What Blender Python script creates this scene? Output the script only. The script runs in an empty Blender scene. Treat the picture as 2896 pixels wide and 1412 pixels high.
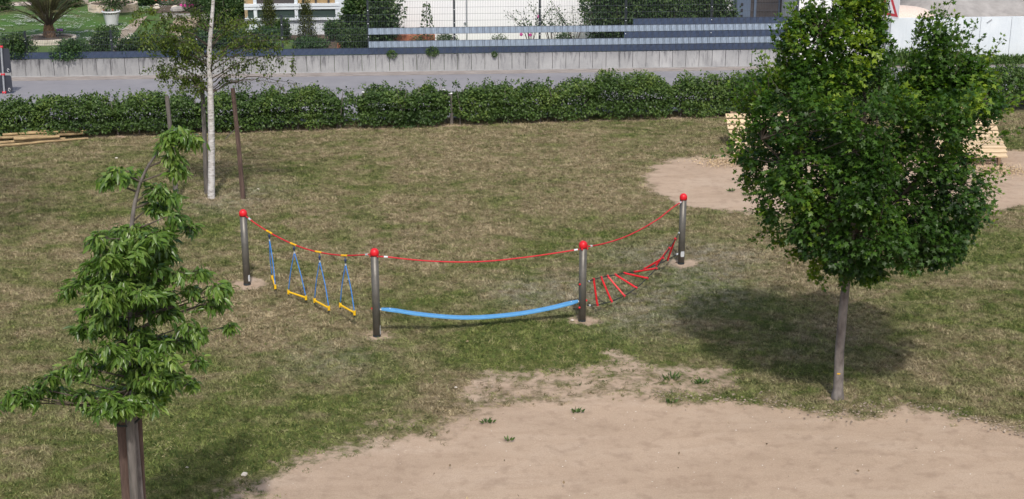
import bpy, math, random
import numpy as np
from mathutils import Vector, Matrix

# ------------------------------------------------------------------ camera, world, sun, exposure
F, TH, CH, CX, CY = 3945.0, math.radians(17.0), 7.3, 1448.0, 706.0
ST, CT = math.sin(TH), math.cos(TH)
scene = bpy.context.scene
COL = scene.collection
cam = bpy.data.cameras.new("camera"); camo = bpy.data.objects.new("camera", cam); COL.objects.link(camo)
cam.sensor_width = 36.0; cam.lens = 36.0 * F / 2896.0
cam.clip_start = 0.1; cam.clip_end = 1500
camo.location = (0, 0, CH); camo.rotation_euler = (math.radians(90) - TH, 0, 0)
scene.camera = camo
SUN_EL = 52.0
sun_travel = Vector((-0.10, 1.0, 0)).normalized() * math.cos(math.radians(SUN_EL)) + Vector((0, 0, -math.sin(math.radians(SUN_EL))))
world = bpy.data.worlds.new("World"); scene.world = world; world.use_nodes = True
wn = world.node_tree; bg = wn.nodes["Background"]
sky = wn.nodes.new("ShaderNodeTexSky"); sky.sky_type = 'NISHITA'; sky.sun_disc = False
sky.sun_elevation = math.radians(SUN_EL); sky.sun_rotation = math.radians(174.3)
sky.air_density = 1.0; sky.dust_density = 3.5; sky.ozone_density = 1.0
wn.links.new(sky.outputs[0], bg.inputs[0]); bg.inputs[1].default_value = 0.15
sl = bpy.data.lights.new("sun", 'SUN'); sl.energy = 2.5; sl.angle = math.radians(2.0); sl.color = (1.0, 0.95, 0.88)
so = bpy.data.objects.new("sun", sl); COL.objects.link(so); so.rotation_euler = sun_travel.to_track_quat('-Z', 'Y').to_euler()
so.location = (0, -10, 20)
scene.view_settings.view_transform = 'Standard'; scene.view_settings.look = 'None'
scene.view_settings.exposure = 0.10; scene.view_settings.gamma = 1.0
scene.render.engine = 'CYCLES'

# ------------------------------------------------------------------ survey helpers (photo measurement -> metres)
def ray(px, py):
    u = (px - CX) / F; v = (py - CY) / F
    return Vector((u, CT - v * ST, -(ST + v * CT)))
def G(px, py, z=0.0):
    d = ray(px, py); t = (z - CH) / d.z
    return Vector((0, 0, CH)) + d * t
def onY(px, py, Y):
    d = ray(px, py); return Vector((0, 0, CH)) + d * (Y / d.y)
def onplane(px, py, A, n):
    d = ray(px, py); o = Vector((0, 0, CH)); t = (A - o).dot(n) / d.dot(n)
    return o + d * t
def vplane(px, py, A, B):
    n = Vector((B.y - A.y, -(B.x - A.x), 0)); return onplane(px, py, A, n)
D = 2896 / 2576.0
def g(dx, dy, z=0.0): return G(dx * D, dy * D, z)          # same, for the 2576 px wide view
def yz(dx, dy, Y): return onY(dx * D, dy * D, Y)

rng = np.random.default_rng(7)
random.seed(7)

# ------------------------------------------------------------------ mesh helpers
class MB:
    def __init__(s): s.v = []; s.f = []; s.a = []
    def add(s, vs, fs, a=0.5):
        k = len(s.v); s.v += [tuple(p) for p in vs]; s.f += [tuple(i + k for i in f) for f in fs]; s.a += [a] * len(vs)
    def box(s, x0, x1, y0, y1, z0, z1, M=None, a=0.5):
        vs = [Vector(p) for p in ((x0,y0,z0),(x1,y0,z0),(x1,y1,z0),(x0,y1,z0),(x0,y0,z1),(x1,y0,z1),(x1,y1,z1),(x0,y1,z1))]
        if M is not None: vs = [M @ p for p in vs]
        s.add(vs, [(0,3,2,1),(4,5,6,7),(0,1,5,4),(1,2,6,5),(2,3,7,6),(3,0,4,7)], a)
    def tube(s, pts, rad, n=8, caps=True, a=0.5, sx=1.0):
        pts = [Vector(p) for p in pts]
        if not hasattr(rad, '__len__'): rad = [rad] * len(pts)
        rings = []; ref = None
        for i, p in enumerate(pts):
            t = (pts[min(i+1, len(pts)-1)] - pts[max(i-1, 0)]).normalized()
            if ref is None: ref = Vector((1,0,0)) if abs(t.x) < .8 else Vector((0,1,0))
            b = (ref - t * ref.dot(t)).normalized(); c = t.cross(b); ref = b
            rings.append([p + (b * math.cos(2*math.pi*j/n) * sx + c * math.sin(2*math.pi*j/n)) * rad[i] for j in range(n)])
        vs = [q for r in rings for q in r]; fs = []
        for i in range(len(pts)-1):
            for j in range(n):
                fs.append((i*n+j, i*n+(j+1)%n, (i+1)*n+(j+1)%n, (i+1)*n+j))
        if caps: fs.append(tuple(range(n-1,-1,-1))); fs.append(tuple((len(pts)-1)*n+j for j in range(n)))
        s.add(vs, fs, a)
    def lathe(s, c, prof, n=24, a=0.5, caps=True):
        c = Vector(c); vs = []; fs = []
        for r, z in prof:
            for j in range(n):
                vs.append(c + Vector((r*math.cos(2*math.pi*j/n), r*math.sin(2*math.pi*j/n), z)))
        for i in range(len(prof)-1):
            for j in range(n): fs.append((i*n+j, i*n+(j+1)%n, (i+1)*n+(j+1)%n, (i+1)*n+j))
        if caps: fs.append(tuple(range(n-1,-1,-1))); fs.append(tuple((len(prof)-1)*n+j for j in range(n)))
        s.add(vs, fs, a)
    def sphere(s, c, r, n=16, m=10, sc=(1,1,1), a=0.5, M=None):
        vs = []; fs = []
        for i in range(m+1):
            th = math.pi*i/m
            for j in range(n):
                p = Vector((math.sin(th)*math.cos(2*math.pi*j/n)*sc[0]*r, math.sin(th)*math.sin(2*math.pi*j/n)*sc[1]*r, math.cos(th)*sc[2]*r))
                vs.append(Vector(c) + (M @ p if M is not None else p))
        for i in range(m):
            for j in range(n): fs.append((i*n+j, (i+1)*n+j, (i+1)*n+(j+1)%n, i*n+(j+1)%n))
        s.add(vs, fs, a)
    def rock(s, c, r, sc=(1,1,1), seed=0, a=0.5):
        R = random.Random(seed); k = [(Vector((R.uniform(-1,1),R.uniform(-1,1),R.uniform(-1,1))).normalized(), R.uniform(.75,.98)) for _ in range(9)]
        t = MB(); t.sphere((0,0,0), 1, 10, 7)
        vs = []
        for p in t.v:
            p = Vector(p); f = 1.0
            for d, h in k:
                q = p.dot(d)
                if q > h*.85: f = min(f, h*.85/q)
            p = p*f; vs.append(Vector(c) + Vector((p.x*sc[0], p.y*sc[1], p.z*sc[2]))*r)
        s.add(vs, t.f, a)
    def build(s, name, m, parent=None, origin=None, smooth=False, label=None):
        o = origin if origin is not None else (Vector(parent['o3']) if parent is not None else Vector((0,0,0)))
        me = bpy.data.meshes.new(name)
        va = np.array(s.v, dtype=np.float64) - np.array(o)[None, :]
        me.from_pydata(va.tolist(), [], s.f); me.update()
        at = me.attributes.new('rnd', 'FLOAT', 'POINT'); at.data.foreach_set('value', np.array(s.a, dtype=np.float32))
        if smooth: me.polygons.foreach_set('use_smooth', [True]*len(me.polygons))
        return link(name, me, m, parent, o, label)
def link(name, me, m, parent, o, label=None):
    ob = bpy.data.objects.new(name, me); COL.objects.link(ob); me.materials.append(m)
    if parent is not None: ob.parent = parent
    else: ob.location = o
    ob['o3'] = list(o)
    if label: ob['label'] = label
    return ob
def tag(o, label=None, cat=None, group=None, kind=None):
    if label: o['label'] = label
    if cat: o['category'] = cat
    if group: o['group'] = group
    if kind: o['kind'] = kind
    return o
def thing(name, label, cat, loc, group=None):
    o = bpy.data.objects.new(name, None); COL.objects.link(o); o.location = loc; o['o3'] = list(loc); o.empty_display_size = .2
    return tag(o, label, cat, group)
def npmesh(name, V, Fc, nper, m, parent=None, origin=None, rnd=None, label=None):
    """V (n,3), Fc (k,nper)"""
    o = np.array(origin if origin is not None else (parent['o3'] if parent is not None else (0,0,0)), dtype=np.float64)
    me = bpy.data.meshes.new(name); V = (V - o[None,:]).astype(np.float32)
    me.vertices.add(len(V)); me.vertices.foreach_set('co', V.ravel())
    k = len(Fc); me.loops.add(k*nper); me.loops.foreach_set('vertex_index', Fc.astype(np.int32).ravel())
    me.polygons.add(k); me.polygons.foreach_set('loop_start', np.arange(0, k*nper, nper, dtype=np.int32))
    me.update(calc_edges=True)
    if rnd is not None:
        at = me.attributes.new('rnd', 'FLOAT', 'POINT'); at.data.foreach_set('value', rnd.astype(np.float32))
    return link(name, me, m, parent, Vector(o), label)

# leaf templates: (verts x,y,z ; tris)  y = along the leaf, unit length
LEAF = {
 'small': (np.array([(0,0,0),(.32,.45,.06),(0,1,-.05),(-.32,.45,.06)]), np.array([(0,1,2),(0,2,3)])),
 'long': (np.array([(0,0,0),(.13,.2,.03),(.18,.48,.02),(.10,.8,-.06),(0,1.08,-.18),(-.10,.8,-.06),(-.18,.48,.02),(-.13,.2,.03),(0,.5,-.04)]),
          np.array([(0,1,8),(1,2,8),(2,3,8),(3,4,8),(4,5,8),(5,6,8),(6,7,8),(7,0,8)])),
 'maple': (np.array([(0,.0,0),(.30,-.02,-.04),(.22,.24,.02),(.56,.44,-.06),(.2,.52,.02),(0,1.0,-.08),(-.2,.52,.02),(-.56,.44,-.06),(-.22,.24,.02),(-.30,-.02,-.04)]),
           np.array([(0,1,2),(0,2,4),(2,3,4),(0,4,6),(4,5,6),(0,6,8),(6,7,8),(0,8,9)])),
 'blade': (np.array([(-.04,0,0),(.04,0,0),(0,1,-.1)]), np.array([(0,1,2)])),
}
def unit(a): return a / np.maximum(np.linalg.norm(a, axis=1, keepdims=True), 1e-9)
def foliage(name, P, A, N, S, kind, m, parent, rnd=None):
    tv, tf = LEAF[kind]; n = len(P); A = unit(A); N = unit(N - A * np.sum(N*A, axis=1, keepdims=True)); B = np.cross(A, N)
    S = np.asarray(S).reshape(-1,1) * np.ones((n,1))
    V = P[:,None,:] + S[:,None,:]*(tv[None,:,0:1]*B[:,None,:] + tv[None,:,1:2]*A[:,None,:] + tv[None,:,2:3]*N[:,None,:])
    Fc = tf[None,:,:] + (np.arange(n)*len(tv))[:,None,None]
    if rnd is None: rnd = rng.random(n)
    return npmesh(name, V.reshape(-1,3), Fc.reshape(-1,3), 3, m, parent, rnd=np.repeat(rnd, len(tv)))
def rdir(n, up=0.0):
    d = rng.normal(size=(n,3)); d[:,2] += up; return unit(d)

def vnoise(P, sc, seed=0, oct=3):
    """cheap smooth noise, 0..1"""
    out = np.zeros(len(P)); r = np.random.default_rng(seed); am = 1; tot = 0
    for o in range(oct):
        for k in range(5):
            d = r.normal(size=3); d /= np.linalg.norm(d); ph = r.random()*6.28; f = sc*(2**o)*r.uniform(.7,1.5)
            out += am*np.sin(P@d*f*2*math.pi + ph + 1.3*np.sin(P@np.roll(d,1)*f*3.1+ph*2)); tot += am*1.0
        am *= .55
    return .5 + .5*out/tot*1.6

# ------------------------------------------------------------------ materials
def newmat(name):
    m = bpy.data.materials.new(name); m.use_nodes = True; nt = m.node_tree
    return m, nt, nt.nodes['Principled BSDF']
def nd(nt, t, **k):
    n = nt.nodes.new(t)
    for a, b in k.items(): setattr(n, a, b)
    return n
def noise(nt, scale, detail=4, rough=.55, vec=None, dist=0.0):
    n = nd(nt, 'ShaderNodeTexNoise'); n.inputs['Scale'].default_value = scale; n.inputs['Detail'].default_value = detail
    n.inputs['Roughness'].default_value = rough; n.inputs['Distortion'].default_value = dist
    if vec is not None: nt.links.new(vec, n.inputs['Vector'])
    return n.outputs['Fac']
def pos(nt, scale=None):
    gm = nd(nt, 'ShaderNodeNewGeometry').outputs['Position']
    if scale:
        mp = nd(nt, 'ShaderNodeMapping'); mp.inputs['Scale'].default_value = scale; nt.links.new(gm, mp.inputs['Vector']); return mp.outputs[0]
    return gm
def ramp(nt, fac, stops, interp='LINEAR'):
    r = nd(nt, 'ShaderNodeValToRGB'); r.color_ramp.interpolation = interp; e = r.color_ramp.elements
    while len(e) < len(stops): e.new(.5)
    for i, (p, c) in enumerate(stops):
        e[i].position = p; e[i].color = (*c, 1) if hasattr(c, '__len__') else (c, c, c, 1)
    nt.links.new(fac, r.inputs[0]); return r.outputs[0]
def mix(nt, fac, a, b, mode='MIX'):
    n = nd(nt, 'ShaderNodeMix', data_type='RGBA', blend_type=mode)
    for i, v in ((0, fac), (6, a), (7, b)):
        if hasattr(v, 'links') or hasattr(v, 'is_linked'): nt.links.new(v, n.inputs[i])
        elif i == 0: n.inputs[0].default_value = v
        else: n.inputs[i].default_value = (*v, 1)
    return n.outputs[2]
def mth(nt, op, a, b=None, clamp=False):
    n = nd(nt, 'ShaderNodeMath', operation=op, use_clamp=clamp)
    for i, v in ((0, a), (1, b)):
        if v is None: continue
        if hasattr(v, 'is_linked'): nt.links.new(v, n.inputs[i])
        else: n.inputs[i].default_value = v
    return n.outputs[0]
def attr(nt, name, inst=False):
    a = nd(nt, 'ShaderNodeAttribute'); a.attribute_name = name; a.attribute_type = 'INSTANCER' if inst else 'GEOMETRY'; return a.outputs['Fac']
def bump(nt, b, h, strength=.3, dist=.02):
    n = nd(nt, 'ShaderNodeBump'); n.inputs['Strength'].default_value = strength; n.inputs['Distance'].default_value = dist
    nt.links.new(h, n.inputs['Height']); nt.links.new(n.outputs[0], b.inputs['Normal'])
def pmat(name, c1, c2=None, sc=6, rough=.6, bs=0, bsc=30, metal=0, spec=.4, rv=0.0, vscale=None):
    m, nt, b = newmat(name); c2 = c2 or c1
    p = pos(nt, vscale); f = noise(nt, sc, 5, .6, p)
    c = ramp(nt, f, [(.3, c1), (.7, c2)])
    if rv:
        r = attr(nt, 'rnd'); k = mth(nt, 'MULTIPLY_ADD', r, rv*2); k.node.inputs[2].default_value = 1-rv
        hs = nd(nt, 'ShaderNodeHueSaturation'); nt.links.new(c, hs.inputs['Color']); nt.links.new(k, hs.inputs['Value']); c = hs.outputs[0]
    nt.links.new(c, b.inputs['Base Color']); b.inputs['Roughness'].default_value = rough; b.inputs['Metallic'].default_value = metal
    b.inputs['Specular IOR Level'].default_value = spec
    if bs: bump(nt, b, noise(nt, bsc, 5, .6, p), bs, .01)
    return m
def leafmat(name, dark, mid, light, trans=.3, rough=.45, big=1.5, spec=.35):
    m, nt, b = newmat(name)
    r = attr(nt, 'rnd'); n = noise(nt, big, 3, .5, pos(nt))
    f = mth(nt, 'ADD', mth(nt, 'MULTIPLY', r, .6), mth(nt, 'MULTIPLY', mth(nt, 'SUBTRACT', n, .3), .8), True)
    c = ramp(nt, f, [(.05, dark), (.5, mid), (.95, light)])
    nt.links.new(c, b.inputs['Base Color']); b.inputs['Roughness'].default_value = rough; b.inputs['Specular IOR Level'].default_value = spec
    t = nd(nt, 'ShaderNodeBsdfTranslucent'); hs = nd(nt, 'ShaderNodeHueSaturation'); hs.inputs['Saturation'].default_value = 1.15; hs.inputs['Value'].default_value = 1.3
    nt.links.new(c, hs.inputs['Color']); nt.links.new(hs.outputs[0], t.inputs['Color'])
    ms = nd(nt, 'ShaderNodeMixShader'); ms.inputs[0].default_value = trans
    nt.links.new(b.outputs[0], ms.inputs[1]); nt.links.new(t.outputs[0], ms.inputs[2])
    nt.links.new(ms.outputs[0], nt.nodes['Material Output'].inputs['Surface'])
    return m

def green_mask(nt, inst=False):
    """where the turf is green (1) or dried out (0), by world position"""
    a = noise(nt, .33, 3, .55, pos(nt), .6); b_ = noise(nt, 1.5, 4, .6, pos(nt, (1, 1.35, 1)), .5); c = noise(nt, 7, 3, .6, pos(nt))
    s = mth(nt, 'ADD', mth(nt, 'MULTIPLY', a, .36), mth(nt, 'ADD', mth(nt, 'MULTIPLY', b_, .52), mth(nt, 'MULTIPLY', c, .12)))
    s = mth(nt, 'ADD', s, mth(nt, 'MULTIPLY', mth(nt, 'SUBTRACT', attr(nt, 'lush', inst), .5), .26))
    return ramp(nt, s, [(.40, 0.0), (.61, 1.0)], 'EASE')
def hay_mask(nt, inst=False):
    return mth(nt, 'MULTIPLY', attr(nt, 'hay', inst), ramp(nt, noise(nt, 5, 4, .65, pos(nt)), [(.35, 0.0), (.6, 1.0)]))
def clump(nt):
    """thatch: small dark and pale tufts, combed across"""
    a = noise(nt, 8, 5, .7, pos(nt, (.75, 1.4, 1)), .6); return ramp(nt, a, [(.30, .62), (.5, 1.0), (.70, 1.32)])
def lawn_mat():
    m, nt, b = newmat('lawn_and_sand')
    gm = green_mask(nt)
    f1 = noise(nt, 34, 6, .72, pos(nt, (1, 1.2, 1)))
    f2 = noise(nt, 5, 4, .6, pos(nt))
    dry = ramp(nt, f1, [(.3, (.088, .068, .037)), (.5, (.21, .17, .098)), (.7, (.39, .325, .21))])
    grn = ramp(nt, f1, [(.3, (.045, .052, .018)), (.5, (.115, .127, .040)), (.72, (.23, .23, .09))])
    tc = mix(nt, gm, dry, grn)
    tc = mix(nt, hay_mask(nt), tc, ramp(nt, f1, [(.3, (.13, .12, .09)), (.5, (.27, .25, .20)), (.7, (.43, .405, .34))]))
    s1 = noise(nt, .9, 5, .6, pos(nt, (.5, 1.3, 1)), .8); s2 = noise(nt, 60, 4, .8, pos(nt))
    sc = ramp(nt, s1, [(.3, (.40, .295, .212)), (.5, (.50, .375, .275)), (.72, (.58, .46, .355))])
    sc = mix(nt, .55, sc, ramp(nt, s2, [(.3, (.24, .18, .125)), (.55, (.40, .31, .225)), (.8, (.58, .48, .38))]))
    sc = mix(nt, ramp(nt, f2, [(.52, 0.0), (.72, .55)]), sc, (.27, .195, .14))
    tr = noise(nt, 2.2, 5, .6, pos(nt, (.45, 1.2, 1)), 1.8)
    sc = mix(nt, ramp(nt, tr, [(.52, 0.0), (.62, .16), (.74, 0.0)]), sc, (.25, .175, .12))
    tc = mix(nt, 1.0, tc, clump(nt), 'MULTIPLY')
    d = attr(nt, 'dirt')
    k = mth(nt, 'ADD', d, mth(nt, 'MULTIPLY', mth(nt, 'SUBTRACT', noise(nt, 4.5, 6, .75, pos(nt)), .5), 1.35))
    k = ramp(nt, k, [(.33, 0.0), (.68, 1.0)], 'EASE')
    c = mix(nt, k, tc, sc)
    nt.links.new(c, b.inputs['Base Color']); b.inputs['Roughness'].default_value = .95; b.inputs['Specular IOR Level'].default_value = .1
    h = mth(nt, 'ADD', mth(nt, 'MULTIPLY', f1, mth(nt, 'SUBTRACT', 1.15, k)), mth(nt, 'MULTIPLY', s2, .25))
    bump(nt, b, h, .8, .03)
    return m
def blade_mat():
    m, nt, b = newmat('grass_blades')
    gm = green_mask(nt, True); oi = nd(nt, 'ShaderNodeObjectInfo').outputs['Random']
    dry = ramp(nt, oi, [(0, (.12, .10, .05)), (.35, (.255, .21, .12)), (.75, (.44, .37, .235)), (1, (.13, .155, .05))])
    grn = ramp(nt, oi, [(0, (.055, .085, .022)), (.5, (.11, .148, .038)), (.85, (.20, .235, .068)), (1, (.30, .28, .14))])
    c = mix(nt, hay_mask(nt, True), mix(nt, gm, dry, grn), ramp(nt, oi, [(0, (.14, .13, .095)), (.5, (.28, .26, .205)), (1, (.45, .425, .355))]))
    c = mix(nt, 1.0, c, clump(nt), 'MULTIPLY')
    nt.links.new(c, b.inputs['Base Color']); b.inputs['Roughness'].default_value = .7; b.inputs['Specular IOR Level'].default_value = .2
    return m

M = {}
M['lawn'] = lawn_mat(); M['blade'] = blade_mat()
M['steel'] = pmat('brushed_steel', (.105,.10,.088), (.15,.142,.125), 8, .42, .05, 200, metal=.3)
M['galv'] = pmat('galvanised', (.42,.44,.46), (.55,.57,.6), 14, .45, 0, 30, metal=.6)
M['silver'] = pmat('silver_foil', (.6,.63,.66), (.75,.78,.8), 12, .4, .2, 40, metal=.3)
M['redcap'] = pmat('red_plastic', (.62,.012,.02), (.70,.02,.03), 5, .38)
M['redrope'] = pmat('red_rope', (.50,.012,.025), (.64,.03,.045), 90, .6, .5, 120)
M['bluerope'] = pmat('blue_rope', (.02,.17,.60), (.04,.28,.75), 90, .6, .5, 120)
M['yellow'] = pmat('yellow_plastic', (.80,.46,.008), (.86,.53,.02), 8, .4)
M['belt'] = pmat('blue_rubber', (.085,.29,.56), (.11,.335,.63), 10, .55, .15, 60)
M['blackrope'] = pmat('black_rope', (.02,.022,.02), (.04,.045,.04), 80, .7, .4, 100)
M['darkmetal'] = pmat('dark_shackle', (.03,.05,.12), (.06,.08,.16), 20, .4, metal=.4)
M['stake'] = pmat('weathered_stake', (.065,.042,.034), (.15,.10,.08), 4, .9, .6, 40, vscale=(6,6,.8))
M['stakegrey'] = pmat('grey_stake', (.085,.078,.068), (.19,.17,.155), 4, .9, .6, 40, vscale=(6,6,.8))
M['bark'] = pmat('grey_bark', (.085,.072,.066), (.26,.235,.215), 9, .9, .7, 50, vscale=(1,1,.5))
M['twig'] = pmat('twig_bark', (.055,.045,.034), (.11,.09,.07), 9, .85)
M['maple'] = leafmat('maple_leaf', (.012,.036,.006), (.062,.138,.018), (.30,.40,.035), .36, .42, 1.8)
M['cherry'] = leafmat('cherry_leaf', (.035,.085,.016), (.14,.245,.045), (.33,.43,.11), .42, .32, 2.2, .5)
M['birch'] = leafmat('birch_leaf', (.035,.06,.012), (.10,.15,.025), (.24,.30,.04), .3, .45, 1.5)
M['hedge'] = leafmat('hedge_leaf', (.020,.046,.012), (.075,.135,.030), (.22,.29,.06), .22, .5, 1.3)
M['shrub'] = leafmat('shrub_leaf', (.012,.032,.010), (.040,.085,.022), (.13,.19,.055), .2, .5, 1.3)
M['shrub2'] = leafmat('bush_leaf', (.014,.04,.014), (.045,.10,.03), (.11,.18,.055), .2, .5, 1.3)
M['conifer'] = leafmat('conifer_leaf', (.016,.028,.005), (.045,.062,.010), (.10,.115,.022), .15, .6, 1.5)
M['weed'] = leafmat('weed_leaf', (.035,.07,.015), (.07,.13,.03), (.15,.22,.06), .25, .5, 2)
M['palm'] = leafmat('palm_leaf', (.05,.052,.02), (.13,.13,.055), (.30,.28,.14), .15, .6, 2)
M['dryflower'] = pmat('seed_heads', (.35,.3,.2), (.55,.5,.38), 10, .8)
M['pink'] = pmat('pink_petals', (.55,.05,.28), (.7,.12,.4), 10, .6)
M['purple'] = pmat('purple_petals', (.3,.08,.5), (.45,.18,.65), 10, .6)
M['whitepetal'] = pmat('white_petals', (.7,.72,.68), (.85,.85,.8), 10, .6)

def bark_birch():
    m, nt, b = newmat('birch_bark')
    n = noise(nt, 3, 5, .7, pos(nt, (2.5, 2.5, 9))); n2 = noise(nt, 1.5, 3, .5, pos(nt))
    c = ramp(nt, n, [(.30, (.04,.035,.03)), (.40, (.40,.38,.36)), (.6, (.66,.65,.64))])
    c = mix(nt, ramp(nt, n2, [(.4, 0.0), (.8, .5)]), c, (.38,.33,.28))
    nt.links.new(c, b.inputs['Base Color']); b.inputs['Roughness'].default_value = .75; bump(nt, b, n, .4, .01); return m
M['birchbark'] = bark_birch()
def concrete(name, c1, c2, stain, amt, rv=.12, topz=None):
    m, nt, b = newmat(name)
    n1 = noise(nt, 1.6, 5, .6, pos(nt)); n2 = noise(nt, 3.2, 6, .7, pos(nt, (3.2, 3.2, .5)), .3); n3 = noise(nt, 45, 4, .7, pos(nt))
    c = ramp(nt, n1, [(.3, c1), (.7, c2)])
    f = ramp(nt, n2, [(.50, 0.0), (.72, amt)])
    if topz is not None:                                       # run-off stains start at the wall head
        z = nd(nt, 'ShaderNodeSeparateXYZ'); nt.links.new(pos(nt), z.inputs[0])
        w = mth(nt, 'DIVIDE', z.outputs[2], topz, True)
        f = mth(nt, 'MULTIPLY', f, mth(nt, 'ADD', .25, w)); f2 = mth(nt, 'MULTIPLY', mth(nt, 'POWER', w, 5), .35)
        f = mth(nt, 'ADD', f, f2, True)
    c = mix(nt, f, c, stain)
    c = mix(nt, .25, c, ramp(nt, n3, [(.3, .12), (.7, .75)]), 'SOFT_LIGHT')
    r = attr(nt, 'rnd'); k = mth(nt, 'MULTIPLY_ADD', r, rv*2); k.node.inputs[2].default_value = 1-rv
    hs = nd(nt, 'ShaderNodeHueSaturation'); nt.links.new(c, hs.inputs['Color']); nt.links.new(k, hs.inputs['Value'])
    nt.links.new(hs.outputs[0], b.inputs['Base Color']); b.inputs['Roughness'].default_value = .9; bump(nt, b, n3, .3, .01); return m
M['conc'] = concrete('stained_concrete', (.29,.293,.30), (.40,.403,.405), (.085,.085,.095), .95, .24, .55)
M['conc2'] = concrete('new_concrete', (.60,.66,.70), (.68,.73,.76), (.48,.53,.56), .35, .04)
M['asphalt'] = pmat('asphalt', (.215,.213,.23), (.26,.257,.272), 1.2, .9, .4, 120)
M['gutter'] = pmat('dusty_gutter', (.19,.165,.15), (.36,.33,.31), 3.5, .95, .6, 40, vscale=(.6, 2.5, 1))
M['whitewall'] = pmat('white_render', (.80,.80,.82), (.84,.84,.85), 1.5, .85, .1, 60)
M['stripdark'] = pmat('dark_strip', (.032,.050,.095), (.045,.067,.120), 2, .55, rv=.08)
M['striplight'] = pmat('light_strip', (.25,.315,.40), (.29,.355,.44), 2, .55, rv=.06)
M['wire'] = pmat('anthracite_wire', (.055,.065,.085), (.075,.085,.105), 5, .5)
M['gpost'] = pmat('anthracite_post', (.02,.03,.035), (.035,.042,.05), 5, .5)
M['whiteframe'] = pmat('white_frame', (.62,.68,.74), (.70,.75,.80), 3, .4)
M['soil'] = pmat('garden_soil', (.07,.05,.035), (.13,.1,.07), 8, .95, .6, 30)
M['slab'] = pmat('sand_slab', (.27,.22,.165), (.37,.31,.24), 3, .9, .3, 30)
M['stone'] = pmat('pale_stone', (.5,.44,.36), (.68,.63,.55), 5, .9, .5, 25)
M['stonegrey'] = pmat('grey_stone', (.24,.23,.22), (.4,.38,.36), 5, .9, .5, 25)
M['terra'] = pmat('terracotta', (.32,.11,.065), (.42,.17,.1), 5, .8)
M['potwhite'] = pmat('white_pot', (.60,.62,.64), (.70,.71,.72), 5, .6)
M['wood'] = pmat('fresh_pine', (.50,.37,.22), (.66,.52,.34), 3, .7, .25, 40, rv=.16, vscale=(1,8,8))
M['wooddark'] = pmat('dark_timber', (.16,.1,.06), (.24,.16,.1), 5, .8)
M['pole'] = pmat('pale_pole', (.20,.135,.07), (.46,.34,.18), 3, .8, .4, 30, rv=.2, vscale=(.6,5,5))
M['chips'] = pmat('wood_chips', (.42,.31,.18), (.60,.47,.3), 40, .9, rv=.25)
M['tarp'] = pmat('grey_fleece', (.24,.23,.22), (.36,.345,.33), 3, .95, .5, 14)
M['gravel'] = pmat('pale_gravel', (.58,.47,.4), (.72,.62,.55), 25, .95, .5, 60)
M['signback'] = pmat('dark_sign_back', (.028,.032,.045), (.045,.05,.065), 3, .5)
M['signwhite'] = pmat('sign_white', (.75,.75,.76), (.8,.8,.8), 3, .4)
M['signred'] = pmat('sign_red', (.5,.02,.035), (.56,.03,.05), 3, .4)
M['black'] = pmat('matt_black', (.015,.015,.017), (.025,.025,.03), 5, .6)
M['shed'] = pmat('blue_grey_cladding', (.09,.125,.19), (.12,.16,.23), 3, .6)
M['blind'] = pmat('brown_blind', (.045,.04,.042), (.075,.065,.065), 3, .6)
M['curtain'] = pmat('orange_curtain', (.30,.2,.10), (.42,.3,.16), 5, .9)
M['roof'] = pmat('grey_roof_tiles', (.10,.10,.11), (.16,.155,.16), 8, .8, .5, 30)
M['facade'] = pmat('ochre_render', (.42,.32,.2), (.48,.37,.24), 2, .9)
def glassmat():
    m, nt, b = newmat('window_glass'); b.inputs['Base Color'].default_value = (.05,.075,.07,1); b.inputs['Roughness'].default_value = .08
    b.inputs['Specular IOR Level'].default_value = .8; return m
M['glass'] = glassmat()
def gardenlawn():
    m, nt, b = newmat('garden_lawn')
    f = noise(nt, 30, 5, .75, pos(nt)); n = noise(nt, .8, 4, .6, pos(nt), .4)
    c = mix(nt, ramp(nt, n, [(.4, 0.0), (.7, 1.0)]), ramp(nt, f, [(.3, (.03,.085,.01)), (.7, (.085,.20,.022))]), ramp(nt, f, [(.3, (.05,.075,.02)), (.7, (.14,.17,.05))]))
    nt.links.new(c, b.inputs['Base Color']); b.inputs['Roughness'].default_value = .9; bump(nt, b, f, .8, .04); return m
M['glawn'] = gardenlawn()

# ------------------------------------------------------------------ terrain
def hgt(x, y):
    return (.022*math.sin(x*.9+.4)*math.sin(y*.7+1.1) + .015*math.sin(x*2.1+y*1.3))*min(1, max(0, (33.5-y)/3))
def Gt(px, py, dz=0.0):
    p = G(px, py, 0)
    for _ in range(3): p = G(px, py, hgt(p.x, p.y)+dz)
    return p
def gt(dx, dy): return Gt(dx*D, dy*D)
def poly(pts): return np.array([(g(x, y).x, g(x, y).y) for x, y in pts])
def sdf(P, Q):
    """signed distance, positive inside"""
    n = len(Q); dmin = np.full(len(P), 1e9); ins = np.zeros(len(P), bool)
    for i in range(n):
        a = Q[i]; b = Q[(i+1) % n]; e = b-a; w = P-a
        t = np.clip((w@e)/(e@e), 0, 1); d = np.linalg.norm(w - t[:,None]*e, axis=1); dmin = np.minimum(dmin, d)
        c = ((a[1] > P[:,1]) != (b[1] > P[:,1])) & (P[:,0] < (b[0]-a[0])*(P[:,1]-a[1])/(b[1]-a[1]+1e-12)+a[0]); ins ^= c
    return np.where(ins, dmin, -dmin)
SAND = poly([(560,1300),(640,1240),(720,1185),(800,1140),(900,1098),(1000,1072),(1090,1064),(1150,1045),(1180,1020),(1300,1005),(1400,998),(1500,990),(1640,990),(1750,1008),(1850,1002),(1950,1008),(2050,1030),(2150,1036),(2200,1020),(2300,1020),(2400,1040),(2480,1066),(2576,1092),(2800,1150),(3600,1300),(3600,2600),(-600,2600),(200,1500)])
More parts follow.
